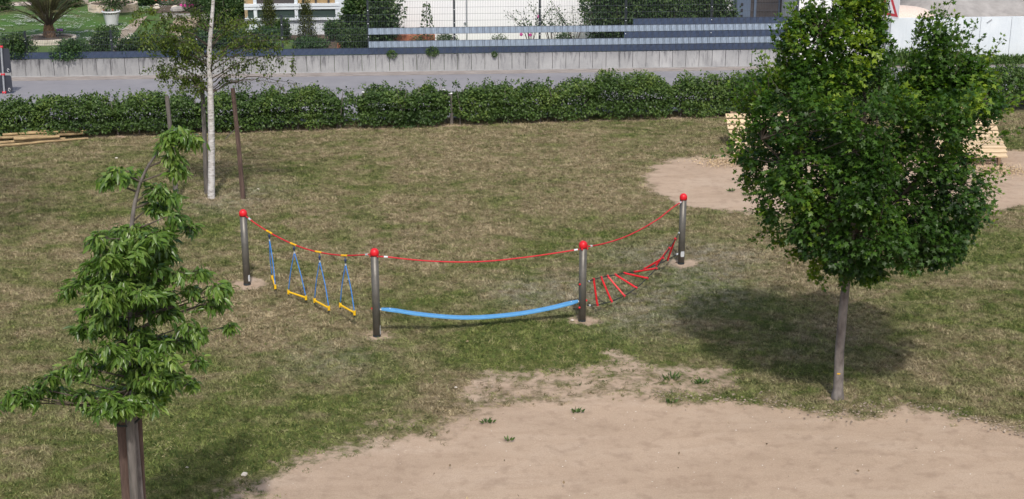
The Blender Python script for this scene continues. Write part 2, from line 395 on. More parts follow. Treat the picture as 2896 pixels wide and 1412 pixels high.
BARE = poly([(1130,1030),(1160,950),(1250,925),(1400,925),(1500,915),(1530,880),(1600,890),(1650,915),(1850,912),(1880,950),(1810,1000),(1640,1010),(1400,1010)])
SAND2 = poly([(1622,455),(1640,415),(1700,398),(1800,393),(1880,398),(2000,395),(2200,392),(2460,385),(2576,375),(2900,370),(2900,515),(2576,520),(2480,540),(2300,535),(2100,528),(1950,538),(1860,532),(1740,520),(1650,490)])
POSTPX = [(699,802),(1066,948),(1646,905),(1926,743)]
POSTS = [Gt(*p) for p in POSTPX]
hx0, hx1 = g(-40, 358), g(1900, 295)
hd = (hx1 - hx0).normalized(); hn = Vector((-hd.y, hd.x, 0))
def hedge_line(px):                                            # front foot of the hedge at a view column
    return vplane(px, 340, hx0, hx1)
def fields(P):
    s1 = sdf(P, SAND); s2 = sdf(P, BARE); s3 = sdf(P, SAND2)
    wob = (vnoise(np.c_[P, np.zeros(len(P))], .5, 3)-.5)
    d = np.clip(.5 + (s1 + wob*.7 + .25*(vnoise(np.c_[P, 0*P[:,0]], 1.3, 61)-.5))/(.95 + .9*np.clip((2.5-P[:,0])/5, 0, 1)), 0, 1)
    d = np.maximum(d, np.clip(.5 + (s3 + wob*.45)/.9, 0, 1)*.97)
    d = np.maximum(d, np.clip(.35 + (s2 + wob*.3)/.9, 0, .57))
    for (p, r, a) in [(POSTS[0],.36,.78),(POSTS[1],.30,.62),(POSTS[2],.32,.66),(POSTS[3],.34,.66),(G(598,559),.5,.45),(g(2107,1000),.3,.5),(g(620,600),.3,.3)]:
        q = np.hypot(P[:,0]-p.x-.03, P[:,1]-p.y); d = np.maximum(d, a*np.clip(1.5-q/r, 0, 1))
    hv = (P[:,0]-hx0.x)*hn.x + (P[:,1]-hx0.y)*hn.y
    d = np.maximum(d, .62*np.clip(1-np.abs(hv+.05-.3)/.7, 0, 1))
    lush = np.full(len(P), .42)
    for (x, y, r, a) in [(1380,880,1.1,.8),(1250,860,.7,.5),(1330,880,.9,.5),(1440,870,.6,.6),(2050,900,1.6,.35),(1700,700,.9,.45),(1850,760,1,.3),(350,1150,1.7,.45),(620,1130,1.2,.35),(2450,640,1.1,.4),(2460,780,1.4,.25),(80,500,2.2,.3),(1000,770,1.0,.15),(500,560,.8,.4),(150,1000,1.3,.2),(900,1000,1.3,.2),(1200,380,2.5,-.25),(700,820,1.2,-.15),(1500,470,2,-.15)]:
        p = g(x, y); q = np.hypot(P[:,0]-p.x, P[:,1]-p.y)/r; lush += a*np.exp(-q*q)
    hay = np.zeros(len(P))
    for (x, y, r, a) in [(1750,670,.8,1),(1700,640,.8,.8),(1830,650,.5,.7),(1560,640,.5,.5),(1420,730,.9,.9),(1330,740,.6,.7),(1620,800,.8,.8),(1770,735,.9,.8),(830,905,.7,.5),(560,515,.8,.6),(650,480,.7,.5),(1650,760,.5,.8)]:
        p = g(x, y); q = np.hypot((P[:,0]-p.x), (P[:,1]-p.y))/r; hay += a*np.exp(-q*q)
    return d, np.clip(lush, 0, 1.3), np.clip(hay*.75, 0, .6)
def make_terrain():
    dx = .09; xs = np.arange(-16, 16.01, dx); ys = np.arange(8, 36.3, dx)
    X, Y = np.meshgrid(xs, ys); P = np.c_[X.ravel(), Y.ravel()]
    d, lush, hay = fields(P)
    Z = np.array([hgt(a, b) for a, b in P]) - .028*np.clip(d, 0, 1) + .012*(vnoise(np.c_[P, 0*P[:,0]], 1.1, 5)-.5)
    V = np.c_[P, Z]; nx = len(xs); ny = len(ys)
    i = np.arange(nx-1)[None,:] + (np.arange(ny-1)*nx)[:,None]; Fq = np.stack([i, i+1, i+nx+1, i+nx], -1).reshape(-1,4)
    fd = d[Fq].mean(1); fy = V[Fq,1].mean(1); fx = V[Fq,0].mean(1)
    hv = (fx-hx0.x)*hn.x + (fy-hx0.y)*hn.y; keep = hv < 1.15
    main = (fd > .5) & (fy < 21); far = (fd > .5) & (fy >= 21) & (fy < 32.5) & (fx > 1.5)
    for nm, sel in (('ground', ~(main | far) & keep), ('sandy_path', main), ('sandy_track', far)):
        f = Fq[sel]; u, inv = np.unique(f, return_inverse=True)
        ob = npmesh(nm, V[u], inv.reshape(-1,4), 4, M['lawn'])
        for an, av in (('dirt', d), ('lush', lush), ('hay', hay)):
            at = ob.data.attributes.new(an, 'FLOAT', 'POINT'); at.data.foreach_set('value', av[u].astype(np.float32))
        ob.data.polygons.foreach_set('use_smooth', [True]*len(ob.data.polygons))
        tag(ob, kind='structure')
        if nm == 'ground': lawn = ob
        if nm == 'sandy_path': path = ob
    return lawn, path
LAWN, PATH = make_terrain()
mb = MB(); mb.add([(-400,-50,-.12),(400,-50,-.12),(400,700,-.12),(-400,700,-.12)], [(0,1,2,3)])
tag(mb.build('outer_ground', pmat('outer_ground', (.09,.085,.04), (.15,.13,.07), 1, .95)), kind='structure')

# ---- scattered turf: geometry nodes on the lawn (uncountable, one object)
def gn_scatter(name, src, insts, dens, dirt_lo, dirt_hi, seed, smin, smax, label, cat, invert=False, tilt=.25):
    ng = bpy.data.node_groups.new(name, 'GeometryNodeTree')
    ng.interface.new_socket('Geometry', in_out='OUTPUT', socket_type='NodeSocketGeometry')
    ng.interface.new_socket('Geometry', in_out='INPUT', socket_type='NodeSocketGeometry')
    N = ng.nodes; L = ng.links; out = N.new('NodeGroupOutput')
    oi = N.new('GeometryNodeObjectInfo'); oi.inputs['Object'].default_value = src; oi.transform_space = 'RELATIVE'
    at = N.new('GeometryNodeInputNamedAttribute'); at.data_type = 'FLOAT'; at.inputs['Name'].default_value = 'dirt'
    nz = N.new('ShaderNodeTexNoise'); nz.inputs['Scale'].default_value = 4.5; nz.inputs['Detail'].default_value = 6; nz.inputs['Roughness'].default_value = .75
    p = N.new('GeometryNodeInputPosition'); L.new(p.outputs[0], nz.inputs['Vector'])
    a1 = N.new('ShaderNodeMath'); a1.operation = 'MULTIPLY_ADD'; L.new(nz.outputs[0], a1.inputs[0]); a1.inputs[1].default_value = 1.1
    L.new(at.outputs['Attribute'], a1.inputs[2])
    mr = N.new('ShaderNodeMapRange'); L.new(a1.outputs[0], mr.inputs[0]); mr.inputs[1].default_value = dirt_lo+.55; mr.inputs[2].default_value = dirt_hi+.55
    mr.inputs[3].default_value = 0.0 if invert else dens; mr.inputs[4].default_value = dens if invert else 0.0
    ds = N.new('GeometryNodeDistributePointsOnFaces'); L.new(oi.outputs['Geometry'], ds.inputs['Mesh']); L.new(mr.outputs[0], ds.inputs['Density']); ds.inputs['Seed'].default_value = seed
    co = N.new('GeometryNodeCollectionInfo'); co.inputs[0].default_value = insts; co.inputs['Separate Children'].default_value = True; co.inputs['Reset Children'].default_value = True
    ip = N.new('GeometryNodeInstanceOnPoints'); L.new(ds.outputs['Points'], ip.inputs['Points']); L.new(co.outputs[0], ip.inputs['Instance']); ip.inputs['Pick Instance'].default_value = True
    r = N.new('FunctionNodeRandomValue'); r.data_type = 'FLOAT_VECTOR'; r.inputs[0].default_value = (-tilt,-tilt,0); r.inputs[1].default_value = (tilt,tilt,6.283)
    L.new(r.outputs[0], ip.inputs['Rotation'])
    r2 = N.new('FunctionNodeRandomValue'); r2.data_type = 'FLOAT'; r2.inputs[2].default_value = smin; r2.inputs[3].default_value = smax; L.new(r2.outputs[1], ip.inputs['Scale'])
    L.new(ip.outputs[0], out.inputs[0])
    me = bpy.data.meshes.new(name); me.from_pydata([(0,0,0),(.001,0,0),(0,.001,0)], [], [(0,1,2)])
    ob = bpy.data.objects.new(name, me); COL.objects.link(ob)
    md = ob.modifiers.new('scatter', 'NODES'); md.node_group = ng
    return tag(ob, label, cat, kind='stuff')
def templates(nm, objs):
    c = bpy.data.collections.new(nm)
    for o in objs: c.objects.link(o)
    return c
def tuft(k, nb, h, spread, lay):
    P = []; A = []; S = []
    for _ in range(nb):
        a = rng.random()*6.283; r = spread*math.sqrt(rng.random()); P.append((r*math.cos(a), r*math.sin(a), -.004))
        b = rng.random()*6.283; l = lay*(.4+rng.random()); A.append((math.cos(b)*l, math.sin(b)*l, 1)); S.append(h*(.6+.8*rng.random()))
    P = np.array(P); A = np.array(A); N = np.cross(A, rdir(len(P)))
    tv, tf = LEAF['blade']; A = unit(A); N = unit(N); B = np.cross(A, N); S = np.array(S)[:,None]
    W = .0055/.04
    V = P[:,None,:] + S[:,None,:]*(tv[None,:,1:2]*A[:,None,:] + tv[None,:,2:3]*N[:,None,:]) + W*tv[None,:,0:1]*B[:,None,:]
    Fc = tf[None] + (np.arange(len(P))*3)[:,None,None]
    me = bpy.data.meshes.new('tuft'); me.from_pydata(V.reshape(-1,3).tolist(), [], Fc.reshape(-1,3).tolist()); me.materials.append(M['blade'])
    return bpy.data.objects.new('tuft', me)
tc = templates('turf_tufts', [tuft(k, 26, .038, .085, 1.0+.25*k) for k in range(4)] + [tuft(9, 20, .055, .06, .7)])
gn_scatter('grass', LAWN, tc, 190, .30, .62, 3, .6, 1.3, 'short patchy dried and green turf of the meadow', 'grass')
gn_scatter('grass', PATH, tc, 90, .40, .75, 4, .4, 1.0, 'thin grass fringe growing into the edge of the sandy path', 'grass')
def pebble(k):
    m_ = MB(); m_.rock((0,0,0), .012, (1, .8, .55), k); me = bpy.data.meshes.new('pebble'); me.from_pydata(m_.v, [], m_.f); me.materials.append(M['stone'] if k % 2 else M['slab']); return bpy.data.objects.new('pebble', me)
pc = templates('pebble_kinds', [pebble(k) for k in range(4)])
gn_scatter('pebbles', PATH, pc, 12, .35, .6, 5, .25, 1.0, 'tiny pale pebbles strewn over the sandy path', 'pebbles', invert=True)

q = MB(); R_ = random.Random(5)
for k in range(620):
    i = R_.choice([j for j in range(12, 25)]); a_ = SAND[i]; b_ = SAND[i+1]; t = R_.random(); p = a_+(b_-a_)*t; x = p[0]+R_.gauss(0,.1); y = p[1]+R_.gauss(0,.13)*(1+.8*math.sin(t*6+i))
    q.rock((x, y, hgt(x, y)+.0), R_.uniform(.005,.016), (1.2,1,.7), k % 7, R_.random())
tag(q.build('edge_gravel', pmat('edge_gravel', (.22,.175,.13), (.40,.33,.26), 30, .95, rv=.25), origin=Vector((4,16,0))), 'loose pebbly fringe between the turf and the sandy path', 'gravel', kind='stuff')

n = 420; P = np.c_[rng.uniform(-9, 9, n), rng.uniform(13.5, 33, n)]; P = np.c_[P, [hgt(a, b)+.035 for a, b in P]]
ob = foliage('fallen_leaves', P, rdir(n), rdir(n, 2.0), .035*(.5+rng.random(n)), 'small', pmat('dry_leaf', (.10,.065,.035), (.34,.27,.16), 3, .9, rv=.5), None); tag(ob, 'dry leaves and clippings lying scattered on the meadow', 'leaves', kind='stuff')

# ------------------------------------------------------------------ street and wall frame
WA, WB = G(0, 221), G(2172, 189)
wd = (WB - WA); wd.z = 0; wd.normalize(); wnn = Vector((-wd.y, wd.x, 0))     # along the wall, and away from the street
WM = Matrix(((wd.x, wnn.x, 0, WA.x), (wd.y, wnn.y, 0, WA.y), (0, 0, 1, 0), (0, 0, 0, 1)))
def W(s, d, z=0.0): return WM @ Vector((s, d, z))
def S_(px, py, d=0.0):                                         # view point -> (s, z) on the plane d behind the wall face
    p = onplane(px, py, WA + wnn*d, wnn); return (p-WA).dot(wd), p.z
def gs(px, py, z=.53):                                         # view point -> garden level
    return G(px, py, z)
s_end = S_(2258, 180)[0]
ra = hx0 + hn*1.12 - hd*9; rb = hx0 + hn*1.12 + hd*45; rp_ = [ra, rb, W(60, -.62), W(-14, -.62)]
mb = MB(); mb.add([Vector((p.x, p.y, z)) for z in (-.3, .012) for p in rp_], [(3,2,1,0),(4,5,6,7),(0,1,5,4),(1,2,6,5),(2,3,7,6),(3,0,4,7)]); tag(mb.build('road', M['asphalt']), kind='structure')
mb = MB(); mb.box(-12, s_end+.3, -.62, .6, -.3, .022, WM); tag(mb.build('gutter', M['gutter']), kind='structure')
mb = MB(); mb.box(s_end+.3, 50, -.62, .6, -.3, .024, WM); tag(mb.build('verge', M['gutter']), kind='structure')
GZ = .53
mb = MB(); mb.box(-12, s_end+.6, .14, 40, -.2, GZ-.03, WM); tag(mb.build('garden_lawn', M['glawn']), kind='structure')

# retaining wall of 0.4 m concrete stones
o = thing('retaining_wall', 'low grey stained concrete retaining wall of narrow panels beneath the striped fence', 'wall', W(0,0))
mb = MB(); s = -8.0
while s < s_end-.05:
    mb.box(s+.007, min(s+.4106, s_end), 0, .12, .0, GZ + random.uniform(-.003,.003), WM, a=min(1, max(0, .05+.62*s/s_end+random.uniform(0,.28)))); s += .4176
mb.build('wall_panel', M['conc'], o)
mb = MB(); mb.box(-8, s_end, -.05, -.002, -.05, .045, WM); mb.build('footing', M['conc'], o)

# garden fence
fence = thing('garden_fence', 'long anthracite wire mesh fence with dark and light grey privacy strips on the retaining wall', 'fence', W(0,0,GZ))
ppx = [-170, 72, 315, 557, 799, 1043, 1286, 1527, 1769, 2010, 2250]
ps = [S_(x, 140)[0] for x in ppx]
hts = [.82, .82, .82, .82, 1.22, 1.62, 1.62, 1.62, 1.9, 1.9]
for i, s in enumerate(ps):
    h = max(hts[max(0,i-1)], hts[min(i, len(hts)-1)])
    q = MB(); q.box(s-.03, s+.03, .075, .115, GZ-.25, GZ+h+.03, WM); po = q.build('fence_post', M['gpost'], fence)
    for z in np.arange(.55, h+.02, .4): c = MB(); c.sphere(W(s, .05, GZ+z), .016, 6, 4); c.build('clamp', M['silver'], po)
FD = .045; PAN = []
for i in range(len(ps)-1):
    a, b, h = ps[i], ps[i+1], hts[i]; q = MB()
    n = int((b-a)/.05)
    for k in range(n+1):
        x = a + (b-a)*k/n; q.box(x-.0022, x+.0022, FD+.012, FD+.018, GZ+.01, GZ+h, WM)
    z = 0.02
    while z < h+.01:
        q.box(a, b, FD+.004, FD+.011, GZ+z-.002, GZ+z+.002, WM); q.box(a, b, FD+.019, FD+.026, GZ+z-.002, GZ+z+.002, WM); z += .2
    PAN.append((a, b, q))
def strip(a, b, k, mt, scal):
    q = MB(); n = max(2, int((b-a)/.05)); z0 = GZ+.02+.2*k; vs = []; fs = []
    for j in range(n+1):
        x = a+(b-a)*j/n; ph = (j % 4)/4.0; bul = .006*math.sin(2*math.pi*ph); tz = .192 + scal*(.010*math.sin(math.pi*((j % 4)/4.0)*1.0)) 
        for dz, dd in ((.004, 0), (.1, bul), (tz, 0)):
            vs.append(W(x, FD+.014+dd, z0+dz))
        for dz, dd in ((.004, .003), (.1, .003), (tz, .003)):
            vs.append(W(x, FD+.014+bul*(dz==.1)+dd, z0+dz))
    for j in range(n):
        o_ = j*6; fs += [(o_, o_+6, o_+7, o_+1), (o_+1, o_+7, o_+8, o_+2), (o_+3, o_+4, o_+10, o_+9), (o_+4, o_+5, o_+11, o_+10), (o_+2, o_+8, o_+11, o_+5), (o_, o_+3, o_+9, o_+6)]
    q.add(vs, fs, random.random()); 
    # front rods woven over the strip, in pairs
    p2 = q.build('privacy_strip', mt, fence)
    if k > 0 or a > ps[5]-.01:
        x = a+.08
        while x < b-.06:
            for r in [p_[2] for p_ in PAN if p_[0] <= x < p_[1]]:
                r.box(x-.0035, x+.0035, FD-.002, FD+.0045, z0-.004, z0+.204, WM)
                r.box(x+.05-.0035, x+.05+.0035, FD-.002, FD+.0045, z0-.004, z0+.204, WM)
            x += .2
sm = S_(1766, 100)[0]
strip(ps[0]-1, ps[5], 0, M['stripdark'], 0); strip(ps[5]+.004, ps[10], 0, M['stripdark'], 0)
strip(ps[5]+.004, ps[10]+.05, 1, M['striplight'], 1)
strip(sm, ps[10]+.05, 2, M['stripdark'], 0)
strip(ps[5]+.004, ps[10]+.05, 3, M['striplight'], 1)
strip(S_(1792, 60)[0], ps[10]+.05, 4, M['stripdark'], 0)

for a, b, q in PAN: q.build('wire_panel', M['wire'], fence)
# ------------------------------------------------------------------ houses beyond the fence
def gable(mb, s0, s1, d0, d1, z0, rise, over=.4):
    m = (d0+d1)/2; t = .12
    for a, b in ((d0-over, m), (d1+over, m)):
        p = [W(s0-over, a, z0), W(s1+over, a, z0), W(s1+over, b, z0+rise), W(s0-over, b, z0+rise)]
        mb.add(p + [q + Vector((0,0,t)) for q in p], [(0,1,2,3),(4,7,6,5),(0,4,5,1),(1,5,6,2),(2,6,7,3),(3,7,4,0)])
sw0 = S_(1040, 60, 2.6)[0]; sw1 = S_(2078, 40, 2.6)[0]
hs_ = thing('white_house', 'white rendered house with plain bright wall close behind the striped fence', 'house', W((sw0+sw1)/2, 2.6, GZ))
mb = MB(); mb.box(sw0, sw1, 2.6, 11, GZ-.4, 4.6, WM); mb.build('wall', M['whitewall'], hs_)
mb = MB(); gable(mb, sw0, sw1, 2.6, 11, 4.6, 2.4); mb.build('roof', M['roof'], hs_)
for x in (sw0+2.2, sw0+6.0, sw0+9.4):
    q = MB(); q.box(x, x+1.3, 2.56, 2.66, 2.5, 3.8, WM); wdw = q.build('window', M['whiteframe'], hs_)
    q = MB(); q.box(x+.08, x+1.22, 2.55, 2.558, 2.58, 3.72, WM); q.build('pane', M['glass'], wdw)
sp = S_(1320, 60, 2.55)[0]
mb = MB(); mb.tube([W(sp, 2.54, GZ), W(sp, 2.54, 4.6)], .022, 8); dp = mb.build('downpipe', M['galv'], hs_)
mb = MB(); mb.box(sp-.09, sp+.03, 2.53, 2.59, 1.12, 1.15, WM); mb.build('bracket', M['galv'], dp)

# conservatory
c0 = S_(693, 60, 4.6)[0]; c1 = S_(962, 60, 4.6)[0]
cv = thing('conservatory', 'glazed conservatory with pale blue-white frames and warm curtains left of the white wall', 'house', W((c0+c1)/2, 4.6, GZ))
mb = MB(); mb.box(c0-.3, c1+1.2, 7.6, 14, GZ-.3, 4.8, WM); mb.build('wall', M['facade'], cv)
mb = MB(); mb.box(c0, c1, 4.66, 7.58, GZ-.3, GZ+.50, WM); mb.build('base_wall', M['whiteframe'], cv)
mb = MB()
fx = [S_(x, 30, 4.6)[0] for x in (695, 722, 838, 953)]
zs = [GZ+.5, 1.38, 1.56, 2.9]
for i, x in enumerate(fx[1:]): mb.box(x-.055, x+.055, 4.58, 4.66, GZ+.50, 2.9, WM)
mb.box(c1-.05, c1+.16, 4.57, 4.67, GZ-.2, 2.9, WM)
mb.box(c0, c1, 4.56, 4.67, 1.37, 1.45, WM); mb.box(c0, c1, 4.54, 4.67, 1.47, 1.56, WM); mb.box(c0, c1, 4.56, 4.67, GZ+.48, GZ+.56, WM); mb.box(c0, c1, 4.57, 4.67, 2.86, 2.98, WM)
mb.build('frame', M['whiteframe'], cv)
for i in range(3):
    q = MB(); q.box(fx[i]+.06, fx[i+1]-.06, 4.61, 4.625, GZ+.56, 1.37, WM); q.build('pane', M['glass'], cv)
    q = MB(); q.box(fx[i]+.06, fx[i+1]-.06, 4.66, 4.67, 1.56, 2.86, WM)
    q.build('blind' , M['curtain'] if i != 1 else M['blind'], cv)
for i, x in enumerate(np.arange(fx[2]+.2, fx[3]-.2, .42)):
    q = MB(); q.box(x, x+.07, 4.625, 4.655, 1.56, 2.86, WM); q.build('mullion', M['blind'], cv)
mb = MB(); p = [W(c0-.1, 4.4, 2.95), W(c1+.2, 4.4, 2.95), W(c1+.2, 7.58, 3.6), W(c0-.1, 7.58, 3.6)]
mb.add(p + [q + Vector((0,0,.06)) for q in p], [(0,1,2,3),(4,7,6,5),(0,4,5,1),(1,5,6,2),(2,6,7,3),(3,7,4,0)]); mb.build('roof', M['glass'], cv)
mb = MB(); gable(mb, c0-.3, c1+1.2, 7.6, 14, 4.8, 2.2); mb.build('house_roof', M['roof'], cv)

# blue-grey shed
a0 = S_(2084, 30, 2.0)[0]; a1 = S_(2246, 30, 2.0)[0]
sh = thing('garden_shed', 'blue-grey clad shed with dark brown blinds beside the white house', 'shed', W((a0+a1)/2, 2.0, GZ))
b0, b1 = S_(2122, 30, 2.0)[0], S_(2230, 30, 2.0)[0]
mb = MB(); mb.box(a0, b0, 2.0, 2.1, GZ-.3, 3.0, WM); mb.box(b1, a1, 2.0, 2.1, GZ-.3, 3.0, WM); mb.box(b0+.002, b1-.002, 2.0, 2.1, 2.4, 3.0, WM)
mb.box(a0, a1, 2.3, 5, GZ-.3, 2.998, WM); mb.build('cladding', M['shed'], sh)
mb = MB(); mb.box(b0, b1, 2.05, 2.12, GZ-.3, 2.4, WM)
for k in range(5): mb.box(b0, b1, 2.035, 2.052, .85+.3*k, .86+.3*k, WM)
mb.build('blind', M['blind'], sh)
mb = MB(); x = (b0+b1)/2; mb.box(x+.3, x+.34, 2.02, 2.05, GZ, 2.4, WM); mb.box(b0+.12, b0+.2, 2.02, 2.05, GZ, 2.4, WM); mb.build('mullion', M['shed'], sh)
for k in range(6): mb = MB(); mb.box(a0+.12, a0+.2, 1.985, 2.0, .7+k*.19, .79+k*.19, WM); mb.build('vent_hole', M['black'], sh)
mb = MB(); mb.box(a0-.15, a1+.15, 1.8, 5.2, 3.0, 3.12, WM); mb.build('roof', M['roof'], sh)

# tall white wall between fence and concrete wall
w0 = S_(2258, 100, 0)[0]; w1 = S_(2511, 60, 0)[0]
gr = thing('white_garage', 'tall bright white plastered garage wall at the end of the striped fence', 'garage', W((w0+w1)/2, 0, 0))
mb = MB(); mb.box(w0, w1, .10, 6, -.2, 3.0, WM); mb.build('wall', M['whitewall'], gr)
mb = MB(); mb.box(w0-.1, w1+.1, .0, 6.1, 3.0, 3.12, WM); mb.build('roof', M['roof'], gr)

# new concrete wall, metre panels
z1 = S_(2700, 50, 0)[1]
cw = thing('concrete_wall', 'pale new concrete retaining wall of wide panels behind the maple, right of the garage', 'wall', W(w1, 0, 0))
mb = MB(); s = w1+.01
while s < w1+16:
    mb.box(s+.006, s+.994, 0, .12, 0, z1, WM, a=random.random()); s += 1.0
mb.build('wall_panel', M['conc2'], cw)
mb = MB(); s = S_(2798, 60)[0]; Mx = WM @ Matrix.Translation((s, -.012, z1-.12)) @ Matrix.Rotation(-.6, 4, 'Y'); mb.box(-.09, .09, -.01, .01, -.015, .015, Mx); mb.build('lifting_anchor', M['galv'], cw)
mb = MB(); mb.box(w1+.1, w1+20, .12, 14, -.2, z1-.06, WM); tag(mb.build('raised_terrace', M['gravel']), kind='structure')
# gravel heap by the garage
mb = MB(); p0 = W(w1+.7, 1.2, z1-.12); mb.sphere(p0, 1.0, 24, 12, (1.4, 1.0, .36)); tag(mb.build('gravel_heap', M['gravel'], origin=p0, smooth=True), 'pale heap of gravel behind the concrete wall next to the garage', 'gravel heap')
# upper wall
u0 = S_(2636, 20, 3.2)[0]
uw = thing('upper_concrete_wall', 'upper pale concrete wall standing above the grey fleece', 'wall', W(u0, 3.2, z1))
mb = MB(); s = u0
while s < u0+14: mb.box(s+.006, s+.994, 3.2, 3.34, z1-.1, z1+1.9, WM, a=random.random()); s += 1.0
d_ = 3.35
Mr = WM @ Matrix.Translation((u0, 3.2, 0)) @ Matrix.Rotation(math.radians(158), 4, 'Z')
mb.build('wall_panel', M['conc2'], uw)
mb = MB()
for k in range(4): mb.box(.006+k, .994+k, -.14, 0, z1-.1, z1+1.9, Mr, a=random.random())
mb.build('wing_panel', M['conc2'], uw)
# fleece / tarp
t0 = S_(2560, 40, 1.0)[0]; n = 90; mb = MB(); vs = []; fs = []; L_ = 13.0
prof = [(.35, .0), (.55, .10), (.85, .30), (1.2, .48), (1.55, .56), (2.1, .55), (3.1, .52)]
for i in range(n+1):
    s = t0 + L_*i/n; rise = min(1, (i/n)*L_/1.1); rise = rise*rise*(3-2*rise)
    for j, (dd, zz) in enumerate(prof):
        wv = .07*math.sin(s*3.1+j*.5) + .04*math.sin(s*7.3+j) + .03*math.sin(s*13+2*j)
        vs.append(W(s, dd + wv*(j > 0) + .35*(1-rise)*(j < 3), z1-.05 + max(0, zz*rise*(1+.9*wv) + (.05*wv if j > 1 else 0)) + .01*j))
m_ = len(prof)
for i in range(n):
    for j in range(m_-1): fs.append((i*m_+j, (i+1)*m_+j, (i+1)*m_+j+1, i*m_+j+1))
mb.add(vs, fs); tp = mb.build('fleece_cover', M['tarp'], origin=W(t0, 1, z1), smooth=True)
sd = tp.modifiers.new('thick', 'SOLIDIFY'); sd.thickness = .02
tag(tp, 'crumpled grey fleece draped over the bank above the pale concrete wall', 'tarp')

# ------------------------------------------------------------------ generic plants
def blob_leaves(c, r, n, shell=.5, droop=.0):
    """leaf points in a lumpy ellipsoid; r = (rx,ry,rz)"""
    d = rdir(n); rad = (shell + (1-shell)*rng.random(n)**.6)
    lump = .82 + .36*(vnoise(d + np.array(c)[None], .55, int(abs(c[0]*13+c[1]*7)) % 50)-.0)
    P = np.array(c)[None] + d*np.array(r)[None]*(rad*lump)[:,None]
    A = unit(d*.8 + rng.normal(size=(n,3))*.7 + np.array([0,0,-droop])); N = unit(d*.9 + np.array([0,0,.7]) + rng.normal(size=(n,3))*.5)
    return P, A, N
def bush(name, label, cat, px, py, w, h, mt, leaf=.06, n=1200, group=None, z=GZ, dep=None, stems=5, kind='small', col=False):
    """px,py = foot in the view; w,h in metres"""
    b = G(px, py, z-.02); o = thing(name, label, cat, b, group); dep = dep or w
    nb = max(3, int(4*w*h/(.45)) ) if not col else 7
    nb = min(nb, 22); PP = []; AA = []; NN = []; R = []
    for k in range(nb):
        if col:
            t = (k+.5)/nb; c = b + Vector((0,0,h*(t*.92))); r = (w/2*(1.05-t*.75), w/2*(1.05-t*.75), h/nb*1.1)
        else:
            a = rng.random()*6.28; q = rng.random()**.5*.5; zz = .25+.5*rng.random()
            sz = .34+.2*rng.random(); c = b + Vector((math.cos(a)*q*w*.62, math.sin(a)*q*dep*.62, h*zz)); r = (w*sz*.62, dep*sz*.62, min(h*.42, h*zz+.0, h*(1-zz)))
        P, A, N = blob_leaves(c, r, n//nb, .45); P = P + rng.normal(size=P.shape)*(.03 + .05*(rng.random((len(P),1)) < .25)); P[:,2] = np.maximum(P[:,2], b.z+.02)
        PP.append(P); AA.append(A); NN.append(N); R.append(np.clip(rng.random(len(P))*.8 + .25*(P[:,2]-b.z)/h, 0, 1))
    foliage('foliage', np.vstack(PP), np.vstack(AA), np.vstack(NN), leaf*(.7+.6*rng.random(sum(map(len,PP)))), kind, mt, o, np.concatenate(R))
    q = MB()
    for k in range(stems):
        a = rng.random()*6.28; q.tube([b+Vector((math.cos(a)*.04, math.sin(a)*.04, -.03)), b + Vector((math.cos(a)*w*.12, math.sin(a)*w*.12, h*.4)), b + Vector((math.cos(a)*w*.25, math.sin(a)*w*.25, h*.75))], [.014,.01,.004], 5)
    q.sphere(b, .055, 8, 6); q.build('stem', M['twig'], o); return o
def flowers(o, pts, r, mt, name='flower'):
    for p in pts:
        q = MB()
        for k in range(5): a = k*1.257; q.sphere(Vector(p)+Vector((math.cos(a)*r*.6, -r*.3, math.sin(a)*r*.6)), r*.55, 6, 4)
        q.build(name, mt, o)

# ---------- left garden
# lawn daisies
n = 9000; P = []
cl = [(gs(x, y), w) for x, y, w in [(90,52,1.5),(10,88,1.3),(60,80,1.4),(210,95,1.4),(230,22,1.6),(300,88,1.2),(180,55,2.2),(270,55,2),(240,118,1.0),(290,110,.9),(120,40,1.2),(420,15,1),(35,60,1.6)]]
ok = []
for c, w in cl:
    k = int(n/len(cl)*(.6 if w > 1.8 else 1)); ok.append(np.c_[c.x + rng.normal(size=k)*w*.55, c.y + rng.normal(size=k)*w*.8, np.full(k, GZ-.02)])
P = np.vstack(ok); wp = (P-np.array(WA)[None])@np.array(wnn); P = P[wp > .3]
vv = vnoise(P, 1.1, 8); P = P[vv > .56]
q = rng.random(len(P)); ring = []
k = len(P); ang = np.arange(6)*math.pi/3; rr = .020 + .016*rng.random(k)
V = P[:,None,:] + np.stack([np.cos(ang)[None]*rr[:,None], np.sin(ang)[None]*rr[:,None], np.full((k,6), .03)+.02*q[:,None]+.006*np.cos(ang)[None]], -1)
tag(npmesh('daisies', V.reshape(-1,3), np.arange(k*6).reshape(-1,6), 6, M['whitepetal']), 'white daisies scattered over the green garden lawn', 'daisies', kind='stuff')
# garden path and bed
mb = MB(); pts = [gs(*p) for p in [(318,150),(350,150),(366,108),(402,62),(418,44),(384,54),(345,84)]]
mb.add([p + Vector((0,0,-.012)) for p in pts], [tuple(range(len(pts)))]); tag(mb.build('garden_path', M['slab']), kind='structure')
mb = MB(); pts = [gs(*p) for p in [(420,36),(640,36),(900,140),(1040,135),(1040,96),(720,20),(640,-14),(430,-12)]]
mb.add([p + Vector((0,0,-.016)) for p in pts], [tuple(range(len(pts)))]); tag(mb.build('planting_bed', M['soil']), kind='structure')
mb = MB(); pts = [gs(*p) for p in [(-40,18),(90,14),(95,4),(-40,6)]]
mb.add([p + Vector((0,0,-.014)) for p in pts], [tuple(range(len(pts)))]); tag(mb.build('gravel_strip', M['gravel']), kind='structure')
mb = MB(); pts = [gs(*p) for p in [(170,6),(250,10),(250,-6),(165,-8)]]
mb.add([p + Vector((0,0,-.014)) for p in pts], [tuple(range(len(pts)))]); tag(mb.build('paved_terrace', M['slab']), kind='structure')

